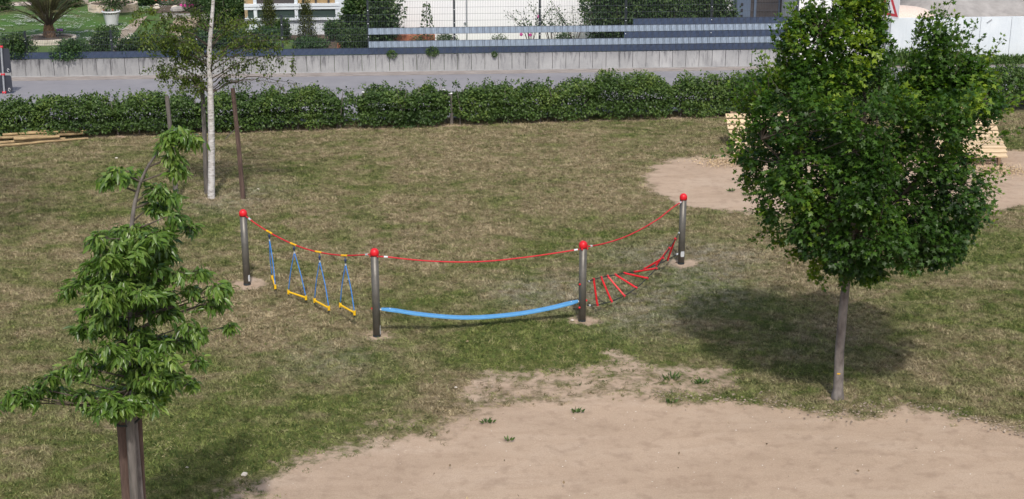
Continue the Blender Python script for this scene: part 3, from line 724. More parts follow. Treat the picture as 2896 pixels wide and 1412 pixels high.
def ring_planter(px, py, R, h, label, mt, nm='stone_planter', nst=26):
    c = gs(px, py); o = thing(nm, label, 'planter', c)
    q = MB()
    for row in range(2):
        for k in range(nst):
            a0_ = 2*math.pi*(k+.5*row)/nst; a1_ = a0_ + 2*math.pi/nst*.96; ri, ro = R-.11, R + random.uniform(-.01,.015); z0 = -.05+row*(h+.05)/2; z1_ = z0+(h+.05)/2-.006
            v = [c+Vector((r*math.cos(a), r*math.sin(a), z)) for z in (z0, z1_) for r, a in ((ri,a0_),(ro,a0_),(ro,a1_),(ri,a1_))]
            q.add(v, [(3,2,1,0),(4,5,6,7),(0,1,5,4),(1,2,6,5),(2,3,7,6),(3,0,4,7)], random.random())
    q.build('stone_rim', mt, o)
    q = MB(); q.lathe(c, [(R-.115, -.02), (R-.115, h-.05)], 32); q.build('soil', M['soil'], o); return o, c
pl, pc_ = ring_planter(142, 116, .84, .14, 'round white stone planter around the palm', M['stone'])
fl = thing('flowering_plant', 'small purple-flowered plant in the palm planter', 'plant', gs(171, 110) + Vector((0,0,.2)))
P, A, N = blob_leaves(Vector(fl['o3'])+Vector((0,0,.05)), (.12,.12,.07), 120); foliage('foliage', P, A, N, .05, 'small', M['weed'], fl)
flowers(fl, [Vector(fl['o3'])+Vector((dx, -.05, .1)) for dx in (-.05,.03,.09)], .035, M['purple'])
pl2, pc2 = ring_planter(321, 27, .92, .26, 'larger round cream stone planter holding the dark shrub behind the white pot', pmat('cream_stone', (.52,.42,.32), (.68,.6,.5), 5, .9, .5, 25))
bush('planter_shrub', 'dark round shrub growing in the larger cream stone planter', 'shrub', 322, 27, 1.5, 1.3, M['shrub'], .07, 2600, z=GZ+.22)

# palm
def palm():
    b = gs(141, 112) + Vector((0,0,.10)); o = thing('palm_tree', 'bushy date palm with a short brown trunk in the round white planter', 'palm', b)
    q = MB(); q.lathe(b, [(.15,-.05),(.17,.08),(.13,.24),(.09,.36),(.05,.44)], 14)
    for i in range(70):
        a = i*2.4; z = .02+.36*i/70; r = .165-.08*i/70; p = b + Vector((r*math.cos(a), r*math.sin(a), z)); q.tube([p - Vector((0,0,.03)), p + Vector((math.cos(a)*.05, math.sin(a)*.05, .05))], [.03,.012], 5)
    q.build('trunk', M['wooddark'], o)
    R = MB(); P = []; A = []; N = []; S = []
    for k in range(70):
        a = k*2.399 + random.uniform(-.2,.2); el = math.radians(random.uniform(34, 86)); L_ = random.uniform(1.5, 2.3); d = Vector((math.cos(a), math.sin(a), 0)); pts = []
        for t in np.linspace(0, 1, 9):
            ee = el - t*t*math.radians(50); 
            p = (pts[-1] + (d*math.cos(ee) + Vector((0,0,math.sin(ee))))*L_/8) if pts else b + Vector((0,0,.34)) + d*.05
            pts.append(p)
        R.tube(pts, [.014*(1-.8*i/8) for i in range(9)], 4, False)
        for i in range(3, 9):
            for sub in range(6):
                p = pts[i-1].lerp(pts[i], sub/6) ; t = (pts[i]-pts[i-1]).normalized(); side = t.cross(Vector((0,0,1))).normalized()
                for sg in (-1, 1):
                    P.append(p); A.append(t*.9 + side*sg*.8 + Vector((0,0,.15+random.uniform(-.2,.2)))); N.append(Vector((0,0,1)) + side*random.uniform(-.4,.4)); S.append(.26*(1.1-.5*abs(i/8-.5)))
    R.build('frond_stalk', M['twig'], o)
    P = np.array(P); A = unit(np.array(A)); N = np.array(N); S = np.array(S)[:,None]; N = unit(N-A*np.sum(N*A,1,keepdims=True)); B = np.cross(A, N)
    V = P[:,None,:] + np.stack([-B*.009, B*.009, A*S - N*.03], 1)
    npmesh('fronds', V.reshape(-1,3), np.arange(len(P)*3).reshape(-1,3), 3, M['palm'], o, rnd=np.repeat(rng.random(len(P)), 3))
palm()
# white pot
b = gs(317, 71); o = thing('flower_pot', 'large white flower pot with dark plants standing on the garden lawn', 'pot', b)
mb = MB(); mb.lathe(b, [(.17,-.02),(.19,.0),(.20,.03),(.27,.36),(.275,.37),(.28,.44),(.325,.445),(.33,.48),(.31,.50),(.29,.49),(.28,.45)], 28, caps=False); mb.build('pot', M['potwhite'], o, smooth=True)
mb = MB(); mb.lathe(b, [(.28,.40),(.28,.455)], 20); mb.build('soil', M['soil'], o)
P, A, N = blob_leaves(b+Vector((0,0,.5)), (.26,.26,.09), 260); foliage('foliage', P, A, N, .06, 'small', M['shrub'], o); flowers(o, [b+Vector((-.2,-.15,.54)), b+Vector((.12,-.2,.55))], .03, M['terra'])
# boulders and terracotta
for i, (x, y, r, mt, lb) in enumerate([(372,52+62,.2,'stone','pale boulder beside the path behind the fence'), (268,126,.16,'stone','flat pale rock edging the bed near the fence post'), (285,129,.14,'stone','small pale rock next to the flat rock near the fence post'),
        (508,112,.26,'slab','broad sandstone block of the lowest garden step, left piece'), (537,112,.22,'stonegrey','grey stone block of the lowest garden step, right piece'), (540,101,.24,'stonegrey','grey stone of the upper garden step'),
        (443,17,.10,'stone','round pale stone on the rockery, left'), (496,24,.13,'stone','round cream stone in the middle of the rockery'), (442,25,.12,'stone','low pale stone under the round one on the rockery'), (500,33,.25,'stonegrey','long grey stone slab on the rockery')]):
    p = gs(x, y); q = MB(); q.rock(p+Vector((0,0,r*.3)), r, (1.25,.9,.62), i+3); tag(q.build('boulder', M[mt], origin=p), lb, 'stone', 'stones in the left garden')
p = gs(530, 50); q = MB(); q.box(-.95, .95, -.2, .2, -.05, .12, Matrix.Translation(p)); tag(q.build('stone_slab', M['stonegrey'], origin=p), 'long grey stone bench slab below the rockery', 'stone slab')
p = gs(505, 92); q = MB()
for k in range(5): q.box(-.42, .42, .0+k*.34, .32+k*.34, -.05, .02+k*.07, Matrix.Translation(p), a=random.random())
tag(q.build('garden_steps', M['slab'], origin=p), 'sand coloured garden steps seen through the birch branches', 'steps')
p = gs(344, 149); o = thing('terracotta_bowl', 'terracotta bowl with pale band standing behind the fence', 'bowl', p)
q = MB(); q.lathe(p, [(.16,-.03),(.22,.08),(.24,.12)], 20); q.build('bowl', M['terra'], o, smooth=True); q = MB(); q.lathe(p, [(.245,.12),(.26,.17),(.25,.2)], 20); q.build('rim', M['stone'], o, smooth=True)
p = gs(470, 12); o = thing('rockery_flowers', 'reddish flowering plants on the rockery', 'plant', p)
P, A, N = blob_leaves(p+Vector((0,0,.12)), (.6,.4,.18), 500); foliage('foliage', P, A, N, .07, 'small', M['shrub2'], o); flowers(o, [p+Vector((x,-.35,.22)) for x in (-.3,-.05,.1,.35)], .05, M['terra'])
p = gs(533, 30); o = thing('rockery_flowers', 'pale pink flowering cushion plant on the right of the rockery', 'plant', p)
P, A, N = blob_leaves(p+Vector((0,0,.12)), (.4,.3,.15), 350); foliage('foliage', P, A, N, .06, 'small', M['shrub2'], o); flowers(o, [p+Vector((x,-.25,.22)) for x in (-.2,-.05,.12,.22)], .055, M['pink'])

GB = 'bushes in the garden behind the fence'
bushes = [('garden_bush','dark upright shrub directly left of the birch trunk behind the rockery','shrub',585,34,1.3,1.3,'shrub',.07,2400),
 ('garden_bush','dark airy shrub between birch trunk and conservatory','shrub',676,62,.75,1.4,'shrub',.07,2200),
('garden_bush','loose green bush left of the leftmost fence post','shrub',52,168,.95,.72,'shrub',.06,1500),
 ('garden_bush','low spreading green bush behind the fence under the palm','shrub',196,166,1.25,.52,'shrub2',.06,1700),
 ('garden_bush','dark green bush at the second fence post','shrub',300,160,.7,.85,'shrub',.06,1300),
 ('garden_bush','dark bush just left of the birch crown behind the fence','shrub',374,162,.75,.55,'shrub',.06,1000),
 ('garden_bush','broad bush behind the fence below the garden steps','shrub',455,158,1.6,.62,'shrub2',.06,2000),
 ('garden_bush','broad bush behind the fence under the birch trunk','shrub',620,154,1.7,.75,'shrub2',.06,2200),
 ('garden_bush','tall loose dark shrub behind the birch beside the conservatory','shrub',630,100,1.1,1.5,'shrub',.07,2600),
 ('garden_bush','grey-green bush below the conservatory, left of the red brick stack','shrub',740,140,1.2,.62,'shrub2',.06,1900),
 ('garden_bush','bright green low bush in front of the conservatory','shrub',893,143,1.2,.34,'shrub2',.055,1800),
 ('garden_bush','round bush spilling over the fence at the start of the light strips','shrub',1005,149,.82,.72,'shrub',.055,1900),
 ('garden_bush','blue-green bush standing right below the conservatory corner','shrub',948,118,.6,.6,'shrub2',.06,1500),
 ('garden_bush','narrow green bush between the two conifers','shrub',812,112,.55,.6,'shrub',.06,1300),
 ('garden_bush','small dark bush by the top left corner of the garden','shrub',8,32,.9,.8,'shrub',.07,1000),
 ('garden_bush','flat dark bush row behind the palm planter lawn','shrub',208,20,1.2,.4,'shrub',.07,900),
 ('garden_bush','dark bush left of the rockery','shrub',415,14,1.0,.7,'shrub',.07,1000),
 ('garden_bush','large dark leafy shrub at the left end of the white wall','shrub',1042,134,1.75,1.75,'shrub',.075,5200),
 ('garden_bush','dark shrub bulging over the fence in front of the white wall','shrub',1755,130,2.1,1.7,'shrub',.07,3800),
 ('garden_bush','wide dark shrub right of the bulging one in front of the white wall','shrub',1890,128,2.2,1.6,'shrub',.07,4200),
 ('garden_bush','dark shrub covering the corner between white house and shed','shrub',2015,126,1.5,1.6,'shrub',.07,3000)]
for (nm, lb, ct, x, y, w, h, mt, lf, n) in bushes: bush(nm, lb, ct, x, y, w*1.15, h*1.05, M[mt], lf*(1.35 if w > 1.4 else 1.1), int(n*(4.0 if w > 1.4 else 2.8)), GB, dep=min(w, .9) if y > 60 else w)
bush('conifer', 'tall green-brown conifer left of the middle conservatory frame', 'conifer', 762, 106, .85, 1.35, M['conifer'], .05, 3200, 'conifers before the conservatory', col=True)
bush('conifer', 'narrow pointed conifer right of the middle conservatory frame', 'conifer', 868, 108, .75, 1.25, M['conifer'], .05, 3000, 'conifers before the conservatory', col=True)
bush('wall_plant', 'green plants growing in the gap of the striped fence, left', 'plant', 1075, 136, .75, .38, M['shrub2'], .05, 700, dep=.3)
bush('wall_plant', 'green plants in the fence gap beside the orange planter', 'plant', 1185, 133, .6, .4, M['shrub2'], .05, 600, dep=.3)
bush('wall_plant', 'dense green plants in the fence gap below the tall mesh post', 'plant', 1265, 131, 1.0, .42, M['shrub2'], .05, 1200, dep=.3)
bush('wall_plant', 'thin green plants in the fence gap before the white wall', 'plant', 1410, 127, .9, .34, M['shrub2'], .05, 500, dep=.3)
bush('wall_plant', 'green plants in the fence gap near the start of the dark strips', 'plant', 1600, 123, .9, .36, M['shrub2'], .05, 900, dep=.3)
bush('wall_plant', 'green plants in the fence gap under the bulging shrub', 'plant', 1680, 121, .6, .38, M['shrub2'], .05, 700, dep=.3)
q = MB(); p = gs(1172, 125); q.box(-.72, .66, -.1, .12, -.04, .3, Matrix.Translation(p)); tag(q.build('trough_planter', M['terra'], origin=p), 'long orange terracotta trough behind the gap of the fence', 'planter')
p = gs(962, 141); q = MB()
for k in range(4): q.box(-.075, .075, -.05, .05, k*.055, .05+k*.055, Matrix.Translation(p+Vector((random.uniform(-.006,.006),0,0))))
tag(q.build('brick_stack', M['terra'], origin=p), 'short stack of red bricks between two bushes behind the fence', 'bricks')
# climber on a cane, roses
def climber(px, pyb, pyt, w, lb, nlf, mt, fl=None, nm='climbing_plant', cat='plant', d=1.6):
    s, z = S_(px, pyb, d); b = W(s, d, GZ-.02); zt = S_(px, pyt, d)[1]; o = thing(nm, lb, cat, b)
    q = MB(); q.tube([b, W(s, d, zt)], .008, 6); q.build('cane', M['twig'], o)
    H_ = zt-b.z; t = rng.random(nlf)**.8; a = rng.random(nlf)*6.28; r = w/2*(1-.75*t)*(.5+.5*rng.random(nlf))
    P = np.array(b)[None] + np.c_[np.cos(a)*r, np.sin(a)*r*.6, t*H_*.95+.02]
    A = unit(np.c_[np.cos(a), np.sin(a), -.7-0*a] + rng.normal(size=(nlf,3))*.3); foliage('foliage', P, A, rdir(nlf, .8), .075, 'small', mt, o)
    if fl: flowers(o, [W(s+x, d-.1, z_) for x, z_ in fl], .045, M['pink'])
climber(1208, 100, 4, .62, 'young climbing plant on a cane before the white wall', 330, M['shrub'])
def rose(px, lb, z0, w, n, fl, spread=1.0):
    d = .9; s, _ = S_(px, 60, d); b = W(s, d, GZ-.02); o = thing('rose_bush', lb, 'rose bush', b, 'roses before the white wall')
    q = MB(); P = []
    for k in range(9):
        a = random.uniform(-1, 1); top = W(s + a*w*spread, d+random.uniform(-.2,.2), z0+random.uniform(-.5,.25)); mid = W(s+a*w*.3, d, GZ+.6)
        q.tube([b, mid, top], [.012,.009,.004], 5)
        for _ in range(n//9):
            t = random.random(); p = mid.lerp(top, t) + Vector((random.gauss(0,.08), random.gauss(0,.08), random.gauss(0,.07))); P.append(p)
    q.build('stem', M['twig'], o); P = np.array(P); foliage('foliage', P, rdir(len(P), -.2), rdir(len(P), .8), .065, 'small', M['shrub2'], o)
    flowers(o, [W(s+x, d-.15, z_) for x, z_ in fl], .05, M['pink'])
rose(1500, 'climbing rose with two pink blooms left of a fence post', 1.65, .75, 300, [(.25,1.55),(.3,1.18),(-.3,1.0),(-.02,.98)])
rose(1560, 'bare climbing rose right of a fence post before the white wall', 1.8, .8, 300, [])
rose(1625, 'rose with arching shoots left of the bulging dark shrub', 1.9, .8, 360, [])
# little plants hanging out of the wall
for x, y, w, h, lb in [(1108,163,.32,.26,'small leafy plant hanging over the retaining wall, leftmost under the light strips'),(1222,158,.4,.3,'leafy plant sprouting on the wall head below the climbing plant'),(1398,158,.16,.16,'tiny green sprout on the retaining wall head')]:
    s, z = S_(x, y, -.03); b = W(s, -.03, z-.05); o = thing('wall_weed', lb, 'weed', b, 'weeds on the retaining wall head'); P, A, N = blob_leaves(b+Vector((0,0,h*.6)), (w*.5,.07,h*.5), int(700*w)); foliage('foliage', P, A, N, .05, 'small', M['weed'], o)

# verge weeds at the pale wall
for i, (x, y, w, h, n, lb) in enumerate([(2545,189,1.0,.6,900,'tall wispy weeds at the foot of the pale wall behind the maple'),(2600,190,.9,.55,900,'green weeds at the pale wall between the two maple peaks'),(2700,190,1.0,.5,800,'weeds at the pale wall right of the maple peak'),(2790,190,.9,.3,600,'low weeds at the pale wall near its right end'),(2850,189,1.1,.32,900,'yellowish weeds at the pale wall by the right picture edge'),(2925,190,1.0,.3,700,'low weeds at the pale wall cut by the right picture edge')]):
    s, _ = S_(x, 188, -.25); b = W(s, -.25, .02); o = thing('verge_weeds', lb, 'weeds', b, 'weeds along the pale wall')
    P = np.array(b)[None] + np.c_[rng.normal(size=n)*w*.3, rng.normal(size=n)*.09, np.zeros(n)]; hh = h*(.35+.75*rng.random(n)); t = rng.random(n)
    P[:,2] += t*hh*.8; foliage('foliage', P, unit(np.c_[rng.normal(size=n)*.4, rng.normal(size=n)*.4, np.ones(n)]), rdir(n), .10, 'small' if i % 2 else 'long', M['weed'], o)

# ------------------------------------------------------------------ signs
s, _ = S_(2500, 185, -.25); b = W(s, -.25, .0)
sg = thing('warning_sign', 'red bordered triangular road works sign on two grey poles beside the maple top', 'sign', b)
rt = Matrix.Rotation(math.radians(-64), 4, 'Z')
Ms = Matrix.Translation(b) @ rt
zb = S_(2490, 44, -.25)[1]
for k, x in enumerate((-.12, .12)):
    q = MB(); q.tube([Ms @ Vector((x, .03, 0)), Ms @ Vector((x, .03, zb+.75))], .024, 10); q.build('pole', M['galv'], sg)
def tri(w, h, z, y, th):
    v = [Ms @ Vector(p) for p in ((-w/2,y,z),(w/2,y,z),(0,y,z+h),(-w/2,y+th,z),(w/2,y+th,z),(0,y+th,z+h))]
    return v, [(0,1,2),(5,4,3),(0,3,4,1),(1,4,5,2),(2,5,3,0)]
q = MB(); q.box(-.5, .5, -.006, .0, zb-.07, zb+.95, Ms); pn = q.build('panel', M['signwhite'], sg)
q = MB(); q.add(*tri(.94, .83, zb, -.012, .004)); q.build('red_border', M['signred'], pn)
q = MB(); q.add(*tri(.62, .55, zb+.085, -.017, .003)); q.build('white_field', M['signwhite'], pn)
q = MB(); q.tube([Ms@Vector((-.05,-.019,zb+.12)), Ms@Vector((-.03,-.019,zb+.28)), Ms@Vector((.03,-.019,zb+.38))], [.022,.03,.028], 8)
q.sphere(Ms@Vector((.045,-.019,zb+.44)), .03, 8, 6); q.tube([Ms@Vector((.03,-.019,zb+.36)), Ms@Vector((.10,-.019,zb+.2))], .013, 6); q.tube([Ms@Vector((-.03,-.019,zb+.27)), Ms@Vector((.03,-.019,zb+.12))], .02, 6)
q.sphere(Ms@Vector((.15,-.018,zb+.13)), .07, 10, 6, (1,.1,.7)); q.build('pictogram', M['black'], pn)
# dark sign at the left edge
b = G(10, 290, 0); Y_ = b.y + 1.2
pt = onY(3, 132, Y_); pb = onY(15, 300, Y_); pb2 = Vector((pb.x+.01, Y_, -.05)); b = pb2
sg = thing('roadside_sign', 'dark sign back with red clamps on a grey pole at the left edge', 'sign', b)
q = MB(); q.tube([b, pt], .028, 10); q.build('pole', M['galv'], sg)
dirp = (pt-b)
def at_y(py):
    k = (onY(8, py, Y_).z - b.z)/dirp.z; return b + dirp*k
for (y0, y1) in ((138, 207), (214, 262)):
    z0, z1_ = onY(8, y1, Y_).z, onY(8, y0, Y_).z; q = MB(); cx = at_y((y0+y1)/2).x-.16; w = .26; hh = (z1_-z0)/2; cz = (z0+z1_)/2; r = .06; ring = []
    for (sx, sz) in ((1,-1),(1,1),(-1,1),(-1,-1)):
        for k in range(5):
            a0_ = {(1,-1):-90,(1,1):0,(-1,1):90,(-1,-1):180}[(sx,sz)] + k*22.5; ring.append((cx+sx*(w+.12-r)+r*math.cos(math.radians(a0_)), cz+sz*(hh-r)+r*math.sin(math.radians(a0_))))
    m = len(ring); q.add([(x, Y_+.035, z) for x, z in ring] + [(x, Y_+.045, z) for x, z in ring], [tuple(range(m)), tuple(range(2*m-1, m-1, -1))] + [(i, i+m, (i+1) % m+m, (i+1) % m) for i in range(m)])
    pnl = q.build('sign_panel', M['signback'], sg)
    q = MB(); q.tube([(cx+w+.03+.025*math.cos(a), Y_+.03, z0+.075+.045*math.sin(a)) for a in np.linspace(0, 5.2, 12)], .006, 5); q.build('white_mark', M['signwhite'], pnl)
for y in (133, 211, 262):
    q = MB(); p = at_y(y); q.tube([p+Vector((-.05,0,0)), p+Vector((.05,0,0))], .035, 8); q.build('clamp', M['signred'], sg)

# ------------------------------------------------------------------ hedge
def hedge_section(xa, xb, top, dens, lb, bright=0.0, depth=1.0, ragged=.17):
    a = hedge_line(xa); c = hedge_line(xb); L_ = (c-a).length; mid = a.lerp(c, .5) + hn*depth*.5
    o = thing('hedge_bush', lb, 'hedge', Vector((mid.x, mid.y, 0)), 'clipped bushes of the roadside hedge')
    n = int(dens*L_*5000); u = rng.random(n); 
    # super-ellipse shell plus some inside
    th = rng.random(n)*1.6*math.pi - .30*math.pi; pw = .62
    cy = np.sign(np.cos(th))*np.abs(np.cos(th))**pw; cz = np.sign(np.sin(th))*np.abs(np.sin(th))**pw
    rr = 1-.6*rng.random(n)**1.5
    q = np.c_[u*L_*1.1+a.x, cy*1.3, cz*1.3]; lump = .90 + .50*(vnoise(q, .6, 4)-.5) + .40*(vnoise(q, 1.5, 9)-.5)
    end = np.clip(np.minimum(u, 1-u)*L_/.32, 0, 1)**.5; end = .55+.45*end
    tp = top*(1+ragged*2*(vnoise(np.c_[u*L_+a.x, 0*u, 0*u], .35, 21)-.5))
    ph = xa*.7; bump_ = np.abs(np.sin(math.pi*u*L_/.95+ph+.7*np.sin(u*L_*1.9+ph)))**.6; tp = tp*(.86+.17*bump_); lump = lump*(.90+.12*bump_)
    yy = cy*depth*.5*rr*lump*end; zz = tp*.5 + cz*tp*.52*rr*lump*end
    under = -.05*np.exp(-((zz)/.18)**2); zz = np.maximum(zz, .02+.06*rng.random(n)+.16*np.clip(vnoise(q, .8, 31)-.45, 0, 1))
    P = np.array(a)[None] + np.array(hd)[None]*(u*L_)[:,None] + np.array(hn)[None]*(depth*.5+yy+under)[:,None]; P[:,2] = zz + .0
    d = np.array(hn)[None]*cy[:,None] + np.array([0,0,1])[None]*cz[:,None]
    # sprigs above the top
    ns = int(L_*13)
    for k in range(ns):
        s_ = rng.random()*L_; yv = rng.uniform(.1,.9)*depth; h = rng.uniform(.05,.22); m = 10; t = rng.random(m)
        bp = np.array(a)+np.array(hd)*s_+np.array(hn)*yv; bp = np.array([bp[0],bp[1],top*.93])
        lean = rng.normal(size=3)*.25; Pk = bp[None] + np.c_[t*lean[0]*h, t*lean[1]*h, t*h] + rng.normal(size=(m,3))*.02
        P = np.vstack([P, Pk]); d = np.vstack([d, np.tile([0,0,1.0], (m,1))])
    N = unit(d*.8 + np.array([0,0,.6])[None] + rng.normal(size=(len(P),3))*.55); A = unit(rng.normal(size=(len(P),3)) + d*.4 + np.array([0,0,-.3])[None])
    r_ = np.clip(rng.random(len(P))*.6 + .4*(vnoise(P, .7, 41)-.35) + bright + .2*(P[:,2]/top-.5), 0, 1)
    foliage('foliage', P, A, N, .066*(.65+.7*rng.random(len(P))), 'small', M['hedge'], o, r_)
    q = MB()
    for k in range(int(L_*3.2)+1):
        s_ = rng.random()*L_; p = a + hd*s_ + hn*(depth*.5+random.uniform(-.2,.2)); p.z = -.02
        e = p + hd*random.uniform(-.25,.25) + hn*random.uniform(-.3,.3); e.z = top*random.uniform(.8,1.02)
        q.tube([p, p.lerp(e,.5)+Vector((random.uniform(-.05,.05),0,0)), e], [.02,.014,.007], 5)
    q.build('stem', M['bark'], o)
HS = [(-330,90,.80,1,'dark low hedge bush at the left picture edge behind the poles',-.05),(80,330,.84,.95,'hedge bush right of the pole pile with gappy crown',0),(322,560,.84,.95,'hedge bush left of the birch trunk',-.02),
 (555,760,.86,1,'hedge bush behind the right birch stake',.0),(750,965,.88,1,'hedge bush two right of the birch, with grey stems at its right end',.02),(955,1030,.74,.33,'thin half-bare hedge bush with grey twigs between dense ones',.0),
 (1022,1272,.92,1.1,'dense rounded hedge bush left of the bare stump gap',.0),(1290,1420,.86,1,'hedge bush directly right of the bare stump gap',.05),(1405,1560,.90,1.05,'tallest bright hedge bush above the middle of the blue belt',.05),(1550,1690,.82,.9,'hedge bush with the white-topped stake showing',.02),
 (1682,1908,.92,1.1,'big dense hedge bush right of the white-topped stake',.03),(1922,2055,.90,.95,'yellowish hedge bush left of the maple crown',.08),(2045,2300,.88,1,'hedge bush half hidden by the left of the maple crown',.05),
 (2290,2560,.86,1,'hedge bush seen through the middle of the maple crown',.0),(2550,2790,.78,1,'hedge bush seen between the right maple branches',.0),(2780,3100,.98,1,'hedge bush right of the maple at the right picture edge',.02)]
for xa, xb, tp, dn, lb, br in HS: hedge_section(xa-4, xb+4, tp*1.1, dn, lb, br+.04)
for i, (x, h, lb) in enumerate([(1034,.84,'grey hedge stake with white top beside the half-bare bush'),(1281,.78,'thick grey hedge stump in the gap of the hedge, with pale cut top'),(1264,.84,'small pale-topped stake just left of the hedge gap'),(1673,.84,'dark hedge stake with bright white top above the hedge'),(2017,.86,'hedge stake with white top left of the maple'),(407,.8,'hedge stake with white top left of the birch')]):
    p = hedge_line(x) + hn*(.35 if i == 1 else .55); o = thing('hedge_stake', lb, 'stake', Vector((p.x,p.y,0)), 'stakes in the hedge')
    q = MB(); r = .038 if i == 1 else .03; q.tube([(p.x,p.y,-.05),(p.x+.02,p.y,h*.5),(p.x-.01,p.y,h)], [r*1.3,r,r], 8); q.build('shaft', M['stakegrey'], o)
    q = MB(); q.tube([(p.x-.01,p.y,h),(p.x-.01,p.y,h+.02)], [r*1.35, r*1.2], 8); q.build('cut_top', M['signwhite'], o)

# ------------------------------------------------------------------ pile of poles
base = [((-60,412),(185,398),.045,.0),((-10,418),(250,396),.04,.0),((0,404),(240,390),.045,.08),((40,408),(170,400),.05,.09),((10,400),(248,388),.04,.15),((80,396),(238,384),.04,.17),((-90,405),(120,396),.045,.06)]
PL = ['grey-brown pole lying lowest at the front left of the pile','longest pole at the front of the pile, reaching furthest right','dark-ended pole in the middle of the pile','bright freshly peeled pole lying on top of the pile','thin pole behind the bright peeled pole','rearmost pole of the pile, nearest the hedge','pole of the pile that runs out of the left picture edge']
for ((x0,y0),(x1,y1),r,z), lb in zip(base, PL):
    a = G(x0,y0,0); c = G(x1,y1,0); r *= .8; a.z = c.z = r+z*.8+.01; q = MB(); n = 6
    pts = [a.lerp(c, k/n) + Vector((0, random.uniform(-.01,.01), random.uniform(-.006,.006))) for k in range(n+1)]
    q.tube(pts, [r*(1-.2*k/n) for k in range(n+1)], 10, a=.95 if 'bright' in lb else random.uniform(0,.6))
    tag(q.build('wooden_pole', M['pole'], origin=a.lerp(c,.5), smooth=False), lb, 'pole', 'pile of wooden poles before the hedge')

# ------------------------------------------------------------------ rope parcours
def ball_z(i, py): return onY(CX + (POSTPX[i][0]-CX), py, POSTS[i].y).z
PL = ['left steel post with red ball cap holding the trapeze rope','second steel post from the left, between the trapezes and the blue belt','third steel post, between the blue belt and the red ladder','rightmost steel post with red ball cap at the end of the red ladder']
topy = [592, 702, 681, 547]; TOPZ = []
for i, b in enumerate(POSTS):
    zt = onY(POSTPX[i][0], topy[i], b.y).z; TOPZ.append(zt); bb = Vector((b.x, b.y, b.z)); o = thing('steel_post', PL[i], 'post', bb, 'steel posts of the rope parcours')
    r = .057; zc = zt-.075
    q = MB(); q.lathe((b.x,b.y,0), [(r, b.z-.15), (r, zc)], 32); q.build('shaft', M['steel'], o, smooth=True)
    q = MB(); prof = [(.064, zc-.035), (.066, zc-.01)] + [(.066*math.cos(a), zc+.008+.066*math.sin(a)) for a in np.linspace(0, math.pi/2-.02, 10)]; q.lathe((b.x,b.y,0), prof, 28); q.build('ball_cap', M['redcap'], o, smooth=True)
    q = MB(); q.lathe((b.x,b.y,0), [(r+.003, b.z-.04),(r+.003, b.z+.012)], 24); q.build('base_collar', M['gpost'], o)
def post_bolt(i, zs, ang, mt='redcap', r=.014):
    b = POSTS[i]; o = [x for x in bpy.data.objects if x.name.startswith('steel_post')][i]
    for z, a in zip(zs, ang):
        p = Vector((b.x+.062*math.sin(a), b.y-.062*math.cos(a), z)); q = MB(); q.sphere(p, r, 10, 7); q.build('bolt_cap', M[mt], o, smooth=True)
def zat(i, py): return onY(POSTPX[i][0], py, POSTS[i].y-.05).z
post_bolt(1, [zat(1,727), zat(1,727), zat(1,876)], [.9,-.9*1.6,-1.5]); post_bolt(2, [zat(2,705), zat(2,706), zat(2,805), zat(2,871), zat(2,853)], [-.3,1.5,-.8,-.8,1.5], r=.017)
def foil(i, py, h, ang, w):
    b = POSTS[i]; o = [x for x in bpy.data.objects if x.name.startswith('steel_post')][i]; z = zat(i, py); q = MB(); vs = []; fs = []; n = 8; m = 6
    for j in range(m+1):
        for k in range(n+1):
            a = ang + (k/n-.5)*w*(1-.5*abs(j/m-.5)**2*2); vs.append((b.x+.0595*math.sin(a), b.y-.0595*math.cos(a), z+h*(j/m-.5)))
    for j in range(m):
        for k in range(n): fs.append((j*(n+1)+k, j*(n+1)+k+1, (j+1)*(n+1)+k+1, (j+1)*(n+1)+k))
    q.add(vs, fs); p = q.build('foil_patch', M['silver'], o); p.modifiers.new('t', 'SOLIDIFY').thickness = .001
foil(0, 788, .11, .9, .7); foil(3, 719, .10, .3, 1.3); foil(1, 935, .14, 1.2, .4)

def spline(pts, n):
    pts = [Vector(p) for p in pts]; e = [2*pts[0]-pts[1]] + pts + [2*pts[-1]-pts[-2]]; out = []
    for i in range(1, len(e)-2):
        for k in range(n):
            t = k/n; p0,p1,p2,p3 = e[i-1],e[i],e[i+1],e[i+2]
            out.append(.5*((2*p1)+(p2-p0)*t+(2*p0-5*p1+4*p2-p3)*t*t+(-p0+3*p1-3*p2+p3)*t**3))
    out.append(pts[-1]); return out
Z7 = lambda x, y: (640+x/2.7304, 520+y/2.7304)
Z8 = lambda x, y: (1580+x/2.9905, 520+y/2.9905)
Z9 = lambda x, y: (1040+x/3.903, 650+y/3.903)
ropes = [(0,1,[Z7(*p) for p in [(150,250),(230,310),(332,375),(425,425),(518,468),(615,503),(712,528),(812,545),(912,554),(1010,552),(1105,546)]], 'red rope sagging from the left post to the second post, carrying the trapezes'),
 (1,2,[Z9(*p) for p in [(125,296),(250,304),(400,322),(700,347),(1060,357),(1400,342),(1800,297),(2100,254),(2345,215)]], 'red rope sagging above the blue belt between the middle posts'),
 (2,3,[Z8(*p) for p in [(243,531),(320,520),(400,502),(480,479),(560,450),(640,414),(720,372),(790,331),(860,285),(960,205),(1045,148)]], 'red rope rising above the red ladder to the rightmost post')]
RS = {}
